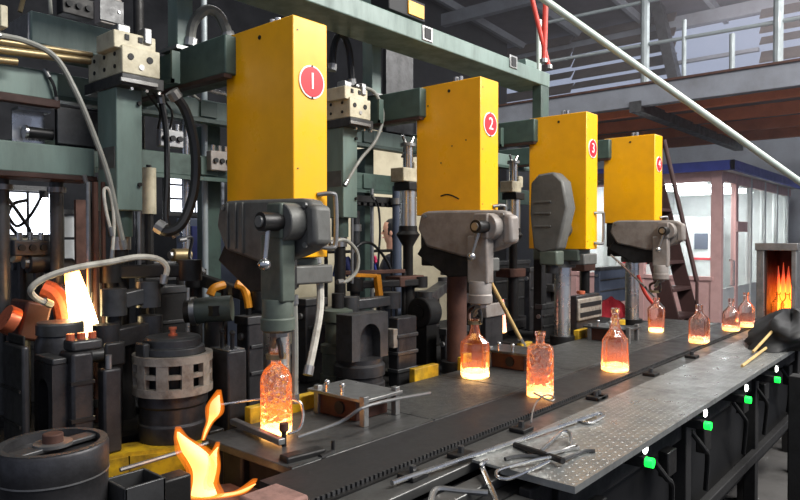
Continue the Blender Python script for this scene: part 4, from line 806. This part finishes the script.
for k in range(6): x = 1.85 + k * .57 + .1 * (k % 2); MB().tube([(x, .91, .82), (x + .05, .87, .74), (x + .14, .88, .68), (x + .22, .91, .5)], .011).build('conduit_loop', 'soot', T); MB().box(x + .1, x + .2, .88, .92, .74 - .02 * (k % 3), .82).build('junction_box', 'iron', T, .005)
MB().box(PLX.x, 5.4, .88, .92, .42, .47).build('lower_rail', 'soot', T, .005)
lamps = [(646, 449, 652, 463), (706, 413, 710, 426), (747, 388, 750, 400), (777, 369, 779, 380)]
for i, (a, b_, c, d_) in enumerate(lamps):
    w_ = ['nearest', 'second', 'third', 'farthest'][i]
    p = at(a, b_, Y=.80); L_ = thing('indicator_lamp', '%s white indicator lamp below the tread plate edge' % w_, 'lamp', (p.x, .83, p.z), 'white lamps under the plates'); MB().cyl((p.x, .92, p.z), (p.x, .806, p.z), .015, n=12).build('socket', 'iron', L_); MB().ball((p.x, .803, p.z), .014, 10, 1, .6, 1.2).build('bulb', 'white_led', L_)
    p = at(c, d_, Y=.79); L_ = thing('indicator_lamp', '%s green indicator lamp below the tread plate edge' % w_, 'lamp', (p.x, .83, p.z), 'green lamps under the plates'); MB().box(p.x - .018, p.x + .018, .81, .92, p.z - .018, p.z + .018).build('socket', 'soot', L_, .003); MB().cyl((p.x, .81, p.z), (p.x, .785, p.z), .0165, n=24).build('lens', 'green_led', L_)
# dead plates
for i, (xa, xb, mt) in enumerate(((1.22, 1.88, 'ledge'), (1.885, 2.52, 'plate_rough'), (2.525, 3.05, 'plate_rough'), (3.055, 4.25, 'plate_rough'), (4.255, 5.5, 'plate_rough'))):
    P = thing('dead_plate', ['worn iron dead plate under the glowing bottle of unit one', 'rough grey dead plate in front of the middle mould group', 'dead plate under the hot bottle of unit two', 'rough dead plate in front of cover three', 'far dead plate in front of cover four'][i], 'plate', (xa, 1.7, .98), 'dead plates beside the belt')
    MB().box(xa, xb, 1.462, 1.925, .975, 1.0).build('slab', mt, P, .003); MB().box(xa, xb, 1.462, 1.48, 1.0, 1.003).build('edge_strip', 'ledge', P)
    MB().box(xa + .05, xb - .05, 1.5, 1.9, 0, .975).build('pedestal', 'soot', P)
T = thing('yellow_curb', 'yellow painted steel curb along the foot of the machine', 'curb', (3, 1.94, .975))
for i, (xa, xb) in enumerate(((1.42, 1.80), (2.34, 2.52), (2.72, 2.80), (3.3, 3.42), (4.02, 4.22), (4.62, 4.8))): MB().box(xa, xb, 1.93, 1.965, .96, 1.055).build('curb_segment', 'yellow_deck', T, .004)
# curved yellow guard at the left
T = thing('yellow_guard', 'curved yellow painted guard stained with soot at the lower left', 'guard', tuple(at(150, 470, Z=.85)))
path = [at(40, 478, Z=.93), at(70, 467, Z=.94), at(130, 456, Z=.95), at(185, 450, Z=.95), at(222, 442, Z=.95), at(250, 430, Z=.95)]
tb = MB(); n = len(path)
for i in range(n - 1):
    a, b_ = path[i], path[i + 1]; tb.bar(a - Vector((0, 0, .09)), b_ - Vector((0, 0, .09)), .012, .18)
tb.build('guard_wall', 'yellow_deck', T)
dk = MB(); dk.add([p + Vector((0, 0, .0)) for p in path] + [p + Vector((.05, .1, .0)) for p in path] + [p + Vector((0, 0, .012)) for p in path] + [p + Vector((.05, .1, .012)) for p in path], [(i, i + 1, n + i + 1, n + i) for i in range(n - 1)] + [(2 * n + i, 3 * n + i, 3 * n + i + 1, 2 * n + i + 1) for i in range(n - 1)] + [(i, 2 * n + i, 2 * n + i + 1, i + 1) for i in range(n - 1)]); dk.build('guard_rim', 'yellow_deck', T)
pd = at(150, 470, Z=.4); MB().box(pd.x - .45, pd.x + .25, pd.y - .15, pd.y + .02, 0, .76).build('guard_base', 'soot', T)
# pit floor in front of the guard, brick burner
p = at(235, 490, Z=.84)
T = thing('burner_tray', 'sooty tray in which the yellow flame burns at the lower left', 'tray', (p.x, p.y, .7)); MB().box(.2, 1.24, 1.50, 1.80, .0, .80).build('tray_body', 'soot', T, .01); MB().box(.5, 1.2, 1.5, 1.53, .80, .83).build('tray_lip', 'iron', T, .004)
tag(MB().box(.97, 1.09, 1.24, 1.37, .93, 1.02).build('firebrick', 'firebrick', None, .008), 'pinkish burnt firebrick at the near end of the belt beside the flame', 'brick')
T = thing('brick_stand', 'dark iron stand under the burnt firebrick', 'stand', (1.0, 1.35, 0)); MB().box(.92, 1.095, 1.23, 1.46, .88, .93).build('stand_top', 'iron', T, .004)
for (x, y) in ((.94, 1.25), (1.07, 1.25), (.94, 1.43), (1.07, 1.43)): MB().box(x - .015, x + .015, y - .015, y + .015, 0, .88).build('leg', 'iron', T)
B2 = MB().box(-.17, .12, -.08, .08, 0, .06).build('firebrick', 'firebrick', None, .006); p = at(212, 494, Z=.87); B2.location = (p.x, p.y, .81); B2.rotation_euler = (0, 0, -.55); tag(B2, 'flat burnt firebrick underneath the big yellow flame', 'brick')
# flames
hot_glow('flame_fire', .16, 0, [(0, (255, 170, 90)), (.2, (255, 214, 120)), (.6, (255, 200, 96)), (1, (255, 170, 80))], 3.2)
hot_glow('flame_small', .11, 0, [(0, (255, 120, 40)), (.4, (255, 170, 80)), (.8, (255, 190, 90)), (1, (255, 150, 70))], 2.4)
sh_ = bpy.data.materials.new('flame_sheath'); sh_.use_nodes = True; nt_ = sh_.node_tree; nt_.nodes.clear(); o_ = nt_.nodes.new('ShaderNodeOutputMaterial'); mx_ = nt_.nodes.new('ShaderNodeMixShader'); tr_ = nt_.nodes.new('ShaderNodeBsdfTransparent'); em_ = nt_.nodes.new('ShaderNodeEmission')
em_.inputs[0].default_value = srgb((255, 130, 36)) + (1,); em_.inputs[1].default_value = 1.3; mx_.inputs[0].default_value = .22; nt_.links.new(tr_.outputs[0], mx_.inputs[1]); nt_.links.new(em_.outputs[0], mx_.inputs[2]); nt_.links.new(mx_.outputs[0], o_.inputs[0]); MATS['flame_sheath'] = sh_
def flame(pts, d, m, name, parent, sheath=True):
    if sheath: flame([(a, b_ - (5 if i == len(pts) - 1 else 0), w_ * 1.5 + 2.5) for i, (a, b_, w_) in enumerate(pts)], d, 'flame_sheath', name + '_halo', parent, False)
    if sheath: flame([(a, b_ - (3 if i == len(pts) - 1 else 0), w_ * 1.25 + 1.5) for i, (a, b_, w_) in enumerate(pts)], d, 'flame_sheath', name + '_sheath', parent, False)
    """tongue of fire: a tapering tube through (px,py,width px) at distance d"""
    P = [at(a, b_, d=d) for a, b_, w_ in pts]; R_ = [w_ * d / FPX / 2 for a, b_, w_ in pts]; mb = MB(); vs = []; n = 12
    Q = []; 
    for i in range(len(P) - 1):
        a = max(i - 1, 0); c = i + 1; e = min(i + 2, len(P) - 1)
        for k in range(4):
            t = k / 4
            def cr(u0, u1, u2, u3): return .5 * ((2 * u1) + (u2 - u0) * t + (2 * u0 - 5 * u1 + 4 * u2 - u3) * t * t + (3 * u1 - u0 - 3 * u2 + u3) * t ** 3)
            Q.append((cr(P[a], P[i], P[c], P[e]), max(cr(R_[a], R_[i], R_[c], R_[e]), .0008)))
    Q.append((P[-1], R_[-1]))
    for p, r in Q:
        for k in range(n): an = 2 * math.pi * k / n; vs.append(p + RIGHT * math.cos(an) * r + FWD * math.sin(an) * r * .7)
    fs = [tuple(reversed(range(n))), tuple(range((len(Q) - 1) * n, len(Q) * n))]
    for i in range(len(Q) - 1): fs += [(i * n + k, i * n + (k + 1) % n, (i + 1) * n + (k + 1) % n, (i + 1) * n + k) for k in range(n)]
    return mb.add(vs, fs).build(name, m, parent, angle=80)
fd = 1.96
F = thing('flame', 'big yellow white flame burning over bricks at the lower left', 'flame', at(200, 492, d=fd)); flame([(204, 494, 26), (203, 482, 20), (203, 470, 21), (200, 460, 24), (193, 451, 22), (186, 443, 14), (181, 437, 8), (178, 432, 2)], fd, 'flame_fire', 'main_tongue', F); flame([(206, 488, 12), (211, 470, 11), (213, 458, 8), (215, 452, 4), (218, 447, 1)], fd, 'flame_fire', 'side_tongue', F); flame([(172, 490, 4), (190, 496, 14), (215, 496, 14), (240, 492, 9), (255, 484, 2)], fd, 'flame_small', 'low_fire', F)
F = thing('flame', 'small orange flame flicking above the big one', 'flame', at(204, 440, d=2.0)); flame([(203, 440, 1.2), (206, 431, 2.5), (210, 422, 4), (214, 414, 10), (215, 407, 11), (216, 401, 8), (219, 395, 1.5)], 2.0, 'flame_small', 'tongue', F)
# cool mould drum in the foreground
p = at(53, 445, Y=1.72); r = .128; y = p.y; x = p.x; zt = p.z
T = thing('round_mould', 'big round blackened mould with spoked rim in the bottom left corner', 'mould', (x, y, zt - .36))
MB().lathe([(r * .9, -.36), (r * .97, -.33), (r * .97, -.20), (r * 1.0, -.195), (r * 1.0, -.16), (r * .985, -.155), (r * .985, -.07), (r, -.065), (r, 0), (r * .97, .006), (r * .84, .006), (r * .82, -.014), (r * .2, -.016)], (x, y, zt), 48).build('drum', 'mold', T)
for zz in (-.068, -.16): MB().ring((x, y, zt + zz), r * .97, r * 1.006, 0, .004, 48).build('seam_ring', 'steel_dull', T)
MB().ring((x, y, zt), r * .84, r * .97, .005, .009, 48).build('rim_ring', 'iron_mid', T)
sp = MB(); sp.bar((x - r * .84, y - .02, zt - .002), (x + r * .84, y + .02, zt - .002), .045, .012); sp.build('spoke', 'iron_mid', T, .003); MB().cyl((x, y, zt), (x, y, zt + .03), .024, n=18).build('hub', 'rust', T, .003); MB().cyl((x, y, zt), (x, y, zt + .008), .045, n=22).build('hub_ring', 'steel_dull', T)
MB().cyl((x, y, .5), (x, y, zt - .36), r * .8, n=24).build('stand', 'soot', T); MB().cyl((x, y, 0), (x, y, .5), r * .8, n=24).build('pedestal', 'soot', T)
# small open steel box beside it
p = at(135, 478, Y=1.62)
T = thing('steel_box', 'small open rusty steel box between the round mould and the flame', 'box', (p.x, p.y, p.z - .1)); w = .055; zz = p.z
for (a, b_, c, d_) in ((-w, w, -w, -w + .008), (-w, w, w - .008, w), (-w, -w + .008, -w, w), (w - .008, w, -w, w)): MB().box(p.x + a, p.x + b_, p.y + c, p.y + d_, .8, zz).build('side', 'iron_mid', T, .002)
MB().box(p.x - w, p.x + w, p.y - w, p.y + w, .8, .81).build('bottom', 'soot', T); MB().box(p.x + w + .0, p.x + w + .09, p.y - .03, p.y + .03, .8, zz - .02).build('side_block', 'iron', T, .006)
# iron bars and brackets in front of bottle one
T = thing('stop_bracket', 'steel stop bar on iron bracket in front of the glowing bottle of unit one', 'bracket', tuple(at(262, 470, Z=.93)))
MB().bar(at(233, 421, Z=1.02), at(282, 442, Z=1.02), .025, .02).build('stop_bar', 'steel_dull', T, .003); a = at(248, 470, Z=.9); MB().box(a.x - .06, a.x + .14, a.y - .05, a.y + .06, .80, .985).build('bracket_body', 'iron', T, .01)
k_ = at(284, 446, Z=1.0); MB().cyl((k_.x, k_.y, .985), (k_.x, k_.y, 1.06), .008, n=10).build('screw', 'iron', T); MB().lathe([(.010, 0), (.015, .006), (.015, .028), (.010, .026)], (k_.x, k_.y, 1.045), 12).build('screw_knob', 'rust', T)
MB().bar(at(283, 462, Z=1.0), at(322, 452, Z=1.0), .05, .035).build('foot_arm', 'iron', T, .006); e = at(333, 452, Z=1.0); MB().cyl(at(320, 458, Z=1.0), e, .01, n=8).cyl(e, e + Vector((0, 0, .035)), .006, n=8).build('pin', 'iron', T)
tag(MB().tube([at(120, 470, Z=.98), at(180, 452, Z=.985), at(230, 436, Z=.99), at(262, 428, Z=1.0)], .007).build('steel_rod', 'steel_dull'), 'thin steel rod lying along the yellow guard', 'rod')
# cooling stands (top plate with posts) by each unit
for k in range(3):
    dx = S * k; T = thing('cooling_stand', ['low steel topped cooling stand right of the glowing bottle of unit one', 'low cooling stand with round port beside the hot bottle of unit two', 'low brown cooling stand behind the faceted bottle'][k], 'stand', (1.76 + dx, 1.76, 1.0), 'cooling stands')
    x0, x1 = 1.66 + dx, 1.87 + dx
    MB().box(x0, x1, 1.60, 1.90, 1.078, 1.09).build('top_plate', 'steel_dull' if k == 0 else 'iron_mid', T, .002); MB().box(x0 + .02, x1 - .02, 1.66, 1.88, 1.0, 1.078).build('box_body', 'hot_metal', T, .004)
    MB().cyl((x0 + .012, 1.74, 1.04), (x0 + .024, 1.74, 1.04), .024, n=16).build('port', 'black', T)
    for (px_, py_) in ((x0 + .0, 1.60), (x0 + .02, 1.86), (x1 - .02, 1.62)): MB().box(px_ - .012, px_ + .012, py_ - .012, py_ + .012, 1.0, 1.105).build('post', 'steel_dull', T, .002)
    for py_ in (1.72, 1.8): MB().cyl((x0 + .01, py_, 1.09), (x0 + .01, py_, 1.125), .007, n=8).ball((x0 + .01, py_, 1.125), .011, 8).build('wing_bolt', 'steel', T)
tag(MB().tube([at(298, 437, Z=1.03), at(340, 422, Z=1.06), at(370, 405, Z=1.115), at(430, 393, Z=1.08)], .006).build('long_rod', 'steel_dull'), 'thin rod leaning across the first cooling stand', 'rod')
tag(MB().tube([at(218, 405, Y=1.9), at(262, 399, Y=1.85), at(296, 400, Y=1.72), at(303, 412, Y=1.70), at(300, 428, Y=1.68), at(288, 434, Y=1.68)], .0045).build('wire_hook', 'steel'), 'bent wire hook curving past the glowing bottle of unit one', 'wire')

# ------------------------------------------------------------------ bottles
def glass(name, h, gain, bump, bs=60):
    m, b, N, L = hot_glow(name, h, 0, [(0, (255, 226, 150)), (.08, (255, 150, 54)), (.17, (130, 48, 12)), (.5, (50, 16, 4)), (.8, (24, 7, 2)), (1, (6, 2, 1))], gain)
    b.inputs['Base Color'].default_value = (1, .97, .95, 1); b.inputs['Transmission Weight'].default_value = 1; b.inputs['Roughness'].default_value = .06; b.inputs['IOR'].default_value = 1.42
    vo = N.new('ShaderNodeEmission'); vo.inputs[0].default_value = srgb((255, 112, 34)) + (1,); vo.inputs[1].default_value = 6.5 * gain; L.new(vo.outputs[0], N['Material Output'].inputs['Volume'])
    if bump:
        tc = N.new('ShaderNodeTexCoord'); v = N.new('ShaderNodeTexVoronoi'); v.inputs['Scale'].default_value = bs; L.new(tc.outputs['Object'], v.inputs[0]); bp = N.new('ShaderNodeBump'); bp.inputs['Strength'].default_value = bump; bp.inputs['Distance'].default_value = .006; L.new(v.outputs[0], bp.inputs['Height']); L.new(bp.outputs[0], b.inputs['Normal'])
        if bump > .5:
            mr = N.new('ShaderNodeMapRange'); mr.inputs[1].default_value = .15; mr.inputs[2].default_value = .6; mr.inputs[3].default_value = gain * .15; mr.inputs[4].default_value = gain * 1.7; L.new(v.outputs[0], mr.inputs[0]); L.new(mr.outputs[0], b.inputs['Emission Strength'])
    return m
for nm, g, tp in (('glass_base', 4.2, (255, 190, 90)), ('glass_base_belt', 2.4, (255, 140, 46)), ('glass_base_far', 1.7, (255, 120, 34))): hot_glow(nm, .054, .0, [(0, (255, 226, 150)), (.5, (255, 206, 120)), (1, tp)], g)
def bottle(label, loc, prof, sq, n, gain=1.3, bump=0, bs=60, base='glass_base', sx=1, sy=1, rot=0):
    """prof: outer (r,z); the wall is real: an inner surface follows it"""
    h = prof[-1][1]; T = thing('hot_bottle', label, 'bottle', loc, 'hot glass bottles'); T.rotation_euler[2] = rot
    m = glass('hot_glass_%d' % len(MATS), h, gain, bump, bs); t = .007
    nk = len(prof) - 2; body = [(r, z) for r, z in prof[:nk]]; inner = [(max(r - t, .004), z if i else z + .03) for i, (r, z) in enumerate(body)]; inner[0] = (body[0][0] - t, .026)
    inner = [(r, max(z, .026 + .002 * i)) for i, (r, z) in enumerate(inner)]
    full = body + list(reversed(inner))
    def sh(lst, mb): return mb.lathe(lst, loc, n, sq=sq, sx=sx, sy=sy)
    sh([(body[0][0] * .7, 0)] + full + [(.003, .026)], MB()).build('glass_body', m, T, angle=30)
    sh([(body[0][0] * .6, .004), (body[1][0] - .004, .008), (body[1][0] - .0045, .021), (body[1][0] * .7, .0235)], MB()).build('hot_base', base, T)
    MB().lathe([(prof[nk - 1][0] - .002, prof[nk - 1][1])] + [(r, z) for r, z in prof[nk:]] + [(prof[-1][0] - .006, prof[-1][1]), (prof[-1][0] - .008, prof[nk - 1][1])], loc, max(n, 16)).build('neck_finish', m, T)
    return T
bz = 1.002
def on(px, py, Y=None): p = at(px, py, Z=1.0); return Vector((p.x, p.y, bz))
bottle('glowing cylindrical bottle with pebbled glass held by the tongs of unit one', (1.405, 1.765, bz + .0), [(.044, 0), (.052, .008), (.053, .05), (.053, .175), (.050, .195), (.040, .215), (.024, .23), (.017, .238), (.017, .25), (.021, .254), (.021, .275)], 0, 28, 1.5, .9, 55)
bottle('glowing wide shouldered bottle held by the tongs of unit two', (2.585, 1.765, bz), [(.058, 0), (.068, .006), (.069, .03), (.069, .15), (.066, .165), (.026, .205), (.022, .225), (.019, .235), (.019, .255), (.023, .258), (.023, .275)], 0, 8, .9, 0)
bottle('glowing square pebbled bottle on the belt with a wire at its foot', on(540, 396), [(.046, 0), (.054, .006), (.055, .03), (.055, .185), (.052, .2), (.040, .212), (.020, .218), (.018, .225), (.018, .25), (.022, .252), (.022, .268)], 3, 28, .9, .8, 50, 'glass_base_belt', rot=.5)
bottle('glowing faceted decanter bottle with the longest neck on the belt', on(615, 371), [(.058, 0), (.067, .006), (.068, .03), (.064, .145), (.062, .155), (.046, .18), (.03, .205), (.022, .225), (.019, .25), (.023, .255), (.023, .263), (.018, .266), (.018, .285), (.021, .287), (.021, .31)], 0, 10, .9, .35, 30, 'glass_base_belt')
bottle('glowing tapered bottle held by the tongs of unit four', on(656, 332), [(.045, 0), (.05, .006), (.055, .08), (.06, .15), (.056, .165), (.03, .19), (.02, .2), (.019, .215), (.023, .218), (.023, .24)], 0, 12, .8, 0)
bottle('pale bottle with wide base and orange foot, right of the stair', on(699, 343), [(.05, 0), (.056, .006), (.057, .03), (.056, .14), (.05, .155), (.036, .17), (.024, .185), (.019, .2), (.022, .204), (.022, .24)], 2, 20, .3, .3, 40, 'glass_base_far')
bottle('left bottle of the far pair before the oven', on(731, 331), [(.05, 0), (.058, .006), (.059, .03), (.058, .12), (.05, .14), (.03, .16), (.019, .175), (.018, .2), (.021, .203), (.021, .23)], 0, 20, .32, 0, base='glass_base_far')
bottle('right bottle of the far pair, close to the oven mouth', on(746, 327), [(.05, 0), (.056, .006), (.057, .03), (.056, .14), (.046, .16), (.028, .18), (.019, .2), (.018, .23), (.021, .233), (.021, .255)], 0, 20, .32, 0, base='glass_base_far')
bottle('bottle inside the oven by its left wall', (6.2, oy1 - .12, .99), [(.042, 0), (.05, .006), (.05, .03), (.05, .12), (.04, .14), (.024, .16), (.018, .18), (.018, .2), (.021, .203), (.021, .22)], 0, 16, .5, 0, base='glass_base_far')
bottle('bottle inside the oven by its right wall', (6.22, oy0 + .1, .99), [(.042, 0), (.05, .006), (.05, .03), (.05, .12), (.04, .14), (.024, .16), (.018, .18), (.018, .2), (.021, .203), (.021, .22)], 0, 16, .5, 0, base='glass_base_far')
# wire loop at the foot of the belt bottle
tag(MB().tube([at(531, 423, Z=1.0), at(533, 410, Z=1.02), at(538, 400, Y=1.26), at(546, 395, Y=1.25), at(554, 397, Y=1.25), at(552, 401, Y=1.25), at(542, 397, Y=1.25), at(534, 393, Y=1.25)], .0035).build('wire_loop', 'steel_dull'), 'bent wire stop hooked at the foot of the square pebbled bottle', 'wire')
# ------------------------------------------------------------------ tools on the tread plate
def ptube(pts, r, z=1.004, sm=True): return MB().tube([at(a[0], a[1], Z=(a[2] if len(a) > 2 else z)) for a in pts], r, smooth=sm)
T = thing('hook_rod', 'long polished steel rod with bent tip lying along the conveyor edge', 'rod', tuple(at(480, 455, Z=1.0))); ptube([(392, 483, 1.0), (400, 480, 1.0), (598, 413.5, 1.012)], .0075, sm=False).build('shaft', 'steel', T); ptube([(598, 413.5, 1.012), (604, 415, 1.01), (590, 423, 1.004), (577, 420, 1.004)], .006).build('bent_tip', 'steel', T)
T = thing('wire_tongs', 'pair of looped wire tongs on the nearest tread plate corner', 'tongs', tuple(at(545, 460, Z=1.0))); ptube([(551, 457, 1.02), (534, 460, 1.015), (502, 469), (496, 474), (501, 478), (514, 477), (549, 461, 1.02)], .005).build('loop_handle', 'steel', T)
ptube([(541, 451, 1.015), (555, 438, 1.02), (563, 432, 1.025), (570, 433, 1.025), (570, 446, 1.005)], .0055).build('upper_loop', 'steel', T); ptube([(547, 454, 1.02), (566, 450), (578, 448), (574, 446), (560, 451)], .005).build('jaw', 'steel_dull', T); ptube([(562, 460, 1.01), (578, 454), (586, 451), (595, 451)], .006).build('jaw', 'iron_mid', T)
tag(ptube([(515, 445, 1.004), (540, 453, 1.012), (563, 461, 1.016)], .010, sm=False).build('iron_bar', 'iron'), 'short thick black bar lying under the wire tongs', 'bar')
tag(ptube([(505, 459), (520, 456), (545, 457)], .006).build('iron_pin', 'iron_mid'), 'thin dark pin beside the looped wire tongs', 'rod')
T = thing('wire_hook', 'shiny bent hook rod hanging over the edge at the bottom centre', 'hook', tuple(at(490, 488, Z=.93))); ptube([(487, 461, 1.0), (482, 464, 1.0), (483, 470, .985), (491, 488, .97), (500, 510, .95)], .008).build('hook_shaft', 'steel', T)
T = thing('wire_hook', 'curved steel rod handle at the bottom edge, left of the bent hook', 'hook', tuple(at(440, 495, Z=.96))); ptube([(488, 493, .965), (462, 491, .965), (440, 489, .965), (433, 493, .965), (430, 505, .965)], .009).build('hook_shaft', 'steel_dull', T)
# tool shelf below
T = thing('tool_shelf', 'dark lower shelf left of the tread plate, rods lying on it', 'shelf', (1.1, .9, 0)); MB().box(.3, 1.62, .55, .97, .91, .935).build('shelf_board', 'ledge', T, .004); MB().box(.35, .43, .6, .68, 0, .91).build('leg', 'iron', T); MB().box(1.5, 1.58, .6, .68, 0, .91).build('leg', 'iron', T); MB().box(.3, 1.62, .55, .57, .86, .91).build('shelf_edge', 'iron_mid', T)
# black cover heap by the oven with sticks
c = at(786, 346, Z=1.0); rr = random.Random(5); hp = MB(); n, m2 = 20, 9; vs = []
for j in range(m2 + 1):
    for i in range(n):
        a = 2 * math.pi * i / n; f = j / m2; R0 = math.cos(f * math.pi / 2) * (1 + .16 * math.sin(3 * a + j) + .1 * rr.random()) + .01
        vs.append(Vector((c.x + .15 + math.cos(a) * .42 * R0, c.y + math.sin(a) *   .2 * R0, 1.001 + .19 * math.sin(f * math.pi / 2) * (1 + .15 * math.sin(5 * a)))))
fs = [tuple(reversed(range(n))), tuple(range(m2 * n, m2 * n + n))]
for j in range(m2): fs += [(j * n + k, j * n + (k + 1) % n, (j + 1) * n + (k + 1) % n, (j + 1) * n + k) for k in range(n)]
tag(hp.add(vs, fs).build('cover_sheet', 'black', angle=80), 'crumpled black cover heaped on the far tread plate by the oven', 'cover')
tag(MB().cyl(at(742, 366, Z=1.005), at(766, 348, Z=1.02), .008, n=8).build('wooden_stick', 'wood_stick'), 'pale stick lying flat, lower of the two by the black cover', 'stick'); tag(MB().cyl(at(753, 352, Z=1.02), at(777, 326, Z=1.13), .008, n=8).build('wooden_stick', 'wood_stick'), 'pale stick leaning on the black cover, upper of the two', 'stick')
# floor grating lower right
T = thing('floor_grating', 'dark slatted floor grating in the bottom right corner', 'grating', tuple(at(790, 492, Z=.3))); g = at(790, 500, Y=.6)
for k in range(8): MB().box(g.x - .7, g.x + 1.0, .35 - .09 * k, .40 - .09 * k, g.z - .03, g.z).build('slat', 'iron_mid', T)
for k in range(2): MB().box(g.x - .6 + k * 1.3, g.x - .54 + k * 1.3, -.35, .42, 0, g.z - .03).build('bearer', 'iron', T)
p = at(806, 420, Y=.62); T = thing('frame_post', 'dark grey square post at the right edge below the plates', 'post', (p.x, .62, 0)); MB().box(p.x, p.x + .1, .62, .7, 0, .95).build('upright', 'soot', T, .005); MB().box(p.x - .03, p.x + .13, .6, .72, 0, .015).build('foot_plate', 'iron', T)
# ------------------------------------------------------------------ hoses and cables
def hose(label, pts, r, m, name='hose', cat='hose', ends=True):
    P = [at(a, b_, Y=c) for a, b_, c in pts]; T = thing(name, label, cat, P[-1]); MB().tube(P, r).build('hose_run', m, T)
    if ends:
        for e, f in ((P[0], P[1]), (P[-1], P[-2])): d_ = (f - e).normalized(); MB().cyl(e - d_ * .004, e + d_ * .03, r * 1.35, n=10).build('fitting', 'steel_dull', T)
    return T
hose('translucent grey hose arching down from the left beam to the column foot', [(-10, 34, 2.4), (25, 41, 2.4), (55, 57, 2.38), (75, 90, 2.36), (92, 130, 2.36), (108, 175, 2.36), (118, 220, 2.36), (124, 248, 2.36)], .010, 'hose_grey')
hose('thin white hose looping beside the green column', [(112, 235, 2.36), (106, 210, 2.36), (104, 190, 2.36), (110, 192, 2.36), (114, 220, 2.36), (112, 258, 2.36)], .006, 'hose_white')
hose('foil wrapped hose glowing orange, looped across in front of the gob', [(163, 283, 2.3), (167, 268, 2.3), (158, 259, 2.3), (138, 257, 2.3), (110, 262, 2.32), (75, 268, 2.35), (45, 278, 2.4), (31, 289, 2.42), (36, 298, 2.45), (50, 304, 2.48)], .011, 'hose_white')
hose('thick black hose sweeping down behind the green column', [(172, 92, 2.3), (186, 112, 2.3), (195, 150, 2.3), (194, 190, 2.3), (183, 222, 2.3), (168, 232, 2.32), (158, 226, 2.35)], .020, 'rubber')
hose('second black hose hanging straight beside the thick one', [(160, 96, 2.45), (166, 130, 2.45), (167, 180, 2.42), (166, 220, 2.4), (176, 236, 2.38)], .012, 'rubber')
hose('thick grey hose arching over beside yellow cover one', [(190, 46, 2.5), (193, 24, 2.5), (206, 10, 2.5), (220, 16, 2.48), (230, 40, 2.45)], .022, 'hose_grey')
hose('black hose arching over behind yellow cover one', [(332, 70, 2.5), (334, 45, 2.5), (341, 34, 2.5), (349, 50, 2.5), (352, 85, 2.5)], .018, 'rubber')
hose('grey hose hanging down to the right of yellow cover one', [(356, 86, 2.4), (374, 92, 2.38), (383, 115, 2.36), (376, 140, 2.36), (360, 160, 2.36), (345, 185, 2.36)], .009, 'hose_grey')
hose('looped grey hose ring right of the arm of cover one', [(330, 243, 2.2), (345, 240, 2.2), (357, 252, 2.2), (357, 270, 2.2), (347, 281, 2.2), (338, 282, 2.2)], .009, 'hose_grey')
hose('cloth wrapped white hose hanging beside the arm of unit one', [(316, 256, 1.9), (320, 285, 1.88), (320, 310, 1.86), (315, 340, 1.84), (308, 374, 1.82)], .014, 'hose_white')
hose('slim pale tube standing behind the glowing bottle of unit one', [(294, 296, 1.85), (295, 340, 1.85), (295, 402, 1.85)], .012, 'hose_grey', 'guide_tube', 'tube')
hose('thin black hose curving over the cream wall', [(352, 252, 2.7), (362, 243, 2.7), (375, 246, 2.7), (390, 268, 2.7), (396, 300, 2.7), (396, 345, 2.7)], .009, 'rubber')
hose('black cable hanging down the cream wall', [(372, 196, 2.8), (378, 205, 2.8), (380, 232, 2.8), (378, 270, 2.8), (377, 340, 2.8)], .007, 'rubber')
hose('black hose bending behind the arm of cover one', [(180, 240, 2.6), (192, 238, 2.6), (190, 258, 2.6), (204, 272, 2.55)], .007, 'rubber')
hose('dark cable drooping from the left beam end', [(45, 70, 2.615), (54, 86, 2.6), (57, 105, 2.61)], .006, 'rubber')
hose('dark cable running down beside the black post', [(84, 176, 2.6), (89, 190, 2.6), (91, 230, 2.6), (91, 300, 2.6)], .007, 'rubber')
for i, (px, lab) in enumerate(((88, 'leftmost reddish rod behind the hot gob'), (95, 'middle reddish rod behind the hot gob'), (103, 'rightmost reddish rod behind the hot gob'))):
    a = at(px, 182, Y=2.5); b_ = at(px, 325, Y=2.5); T = thing('tie_rod', lab, 'rod', (b_.x, b_.y, .96), 'rods behind the gob'); MB().cyl((a.x, a.y, .96), a, .008 + .003 * (i % 2), n=10).build('rod_shaft', ('steel_dull', 'rust', 'rust')[i], T); MB().cyl((a.x, a.y, 1.02), (a.x, a.y, 1.05), .018, n=6).build('nut', 'iron_mid', T)
hose('loose cable coil hung in the left window, outer loop', [(6, 196, 2.95), (20, 215, 2.95), (30, 232, 2.95), (22, 238, 2.95), (8, 222, 2.95), (12, 205, 2.95), (28, 200, 2.95)], .007, 'rubber', 'cable', 'cable', False)
hose('loose cable crossing the left window', [(4, 208, 2.97), (16, 226, 2.97), (30, 216, 2.97), (44, 192, 2.97)], .006, 'rubber', 'cable', 'cable', False)
hose('grey cable bundle above the left stub beam', [(20, 12, 2.75), (24, -5, 2.75), (26, -20, 2.75)], .009, 'brass', 'cable', 'cable', False)
hose('pale cable rising behind the left stub beam', [(51, 14, 2.85), (50, 0, 2.85), (49, -15, 2.85)], .008, 'hose_grey', 'cable', 'cable', False)

for i, (dx_, lab) in enumerate(((0, 'leftmost thin black cable drooping under the first cross beam'), (6, 'middle thin black cable drooping under the first cross beam'), (12, 'rightmost thin black cable drooping under the first cross beam'))):
    hose(lab, [(146 + dx_, 90, 2.4), (150 + dx_, 98, 2.45), (160 + dx_, 112, 2.55), (158 + dx_, 128, 2.68)], .005, 'rubber', 'cable', 'cable', False)
hose('bright silver pipe run under the first cross beam near cover one', [(196, 86, 2.8), (210, 90, 2.8), (232, 96, 2.8)], .012, 'steel', 'air_pipe', 'pipe')
hose('thin grey tube from the tie bracket to the rear beam', [(180, 78, 2.5), (190, 92, 2.6), (200, 100, 2.9)], .006, 'hose_grey', 'air_pipe', 'pipe')
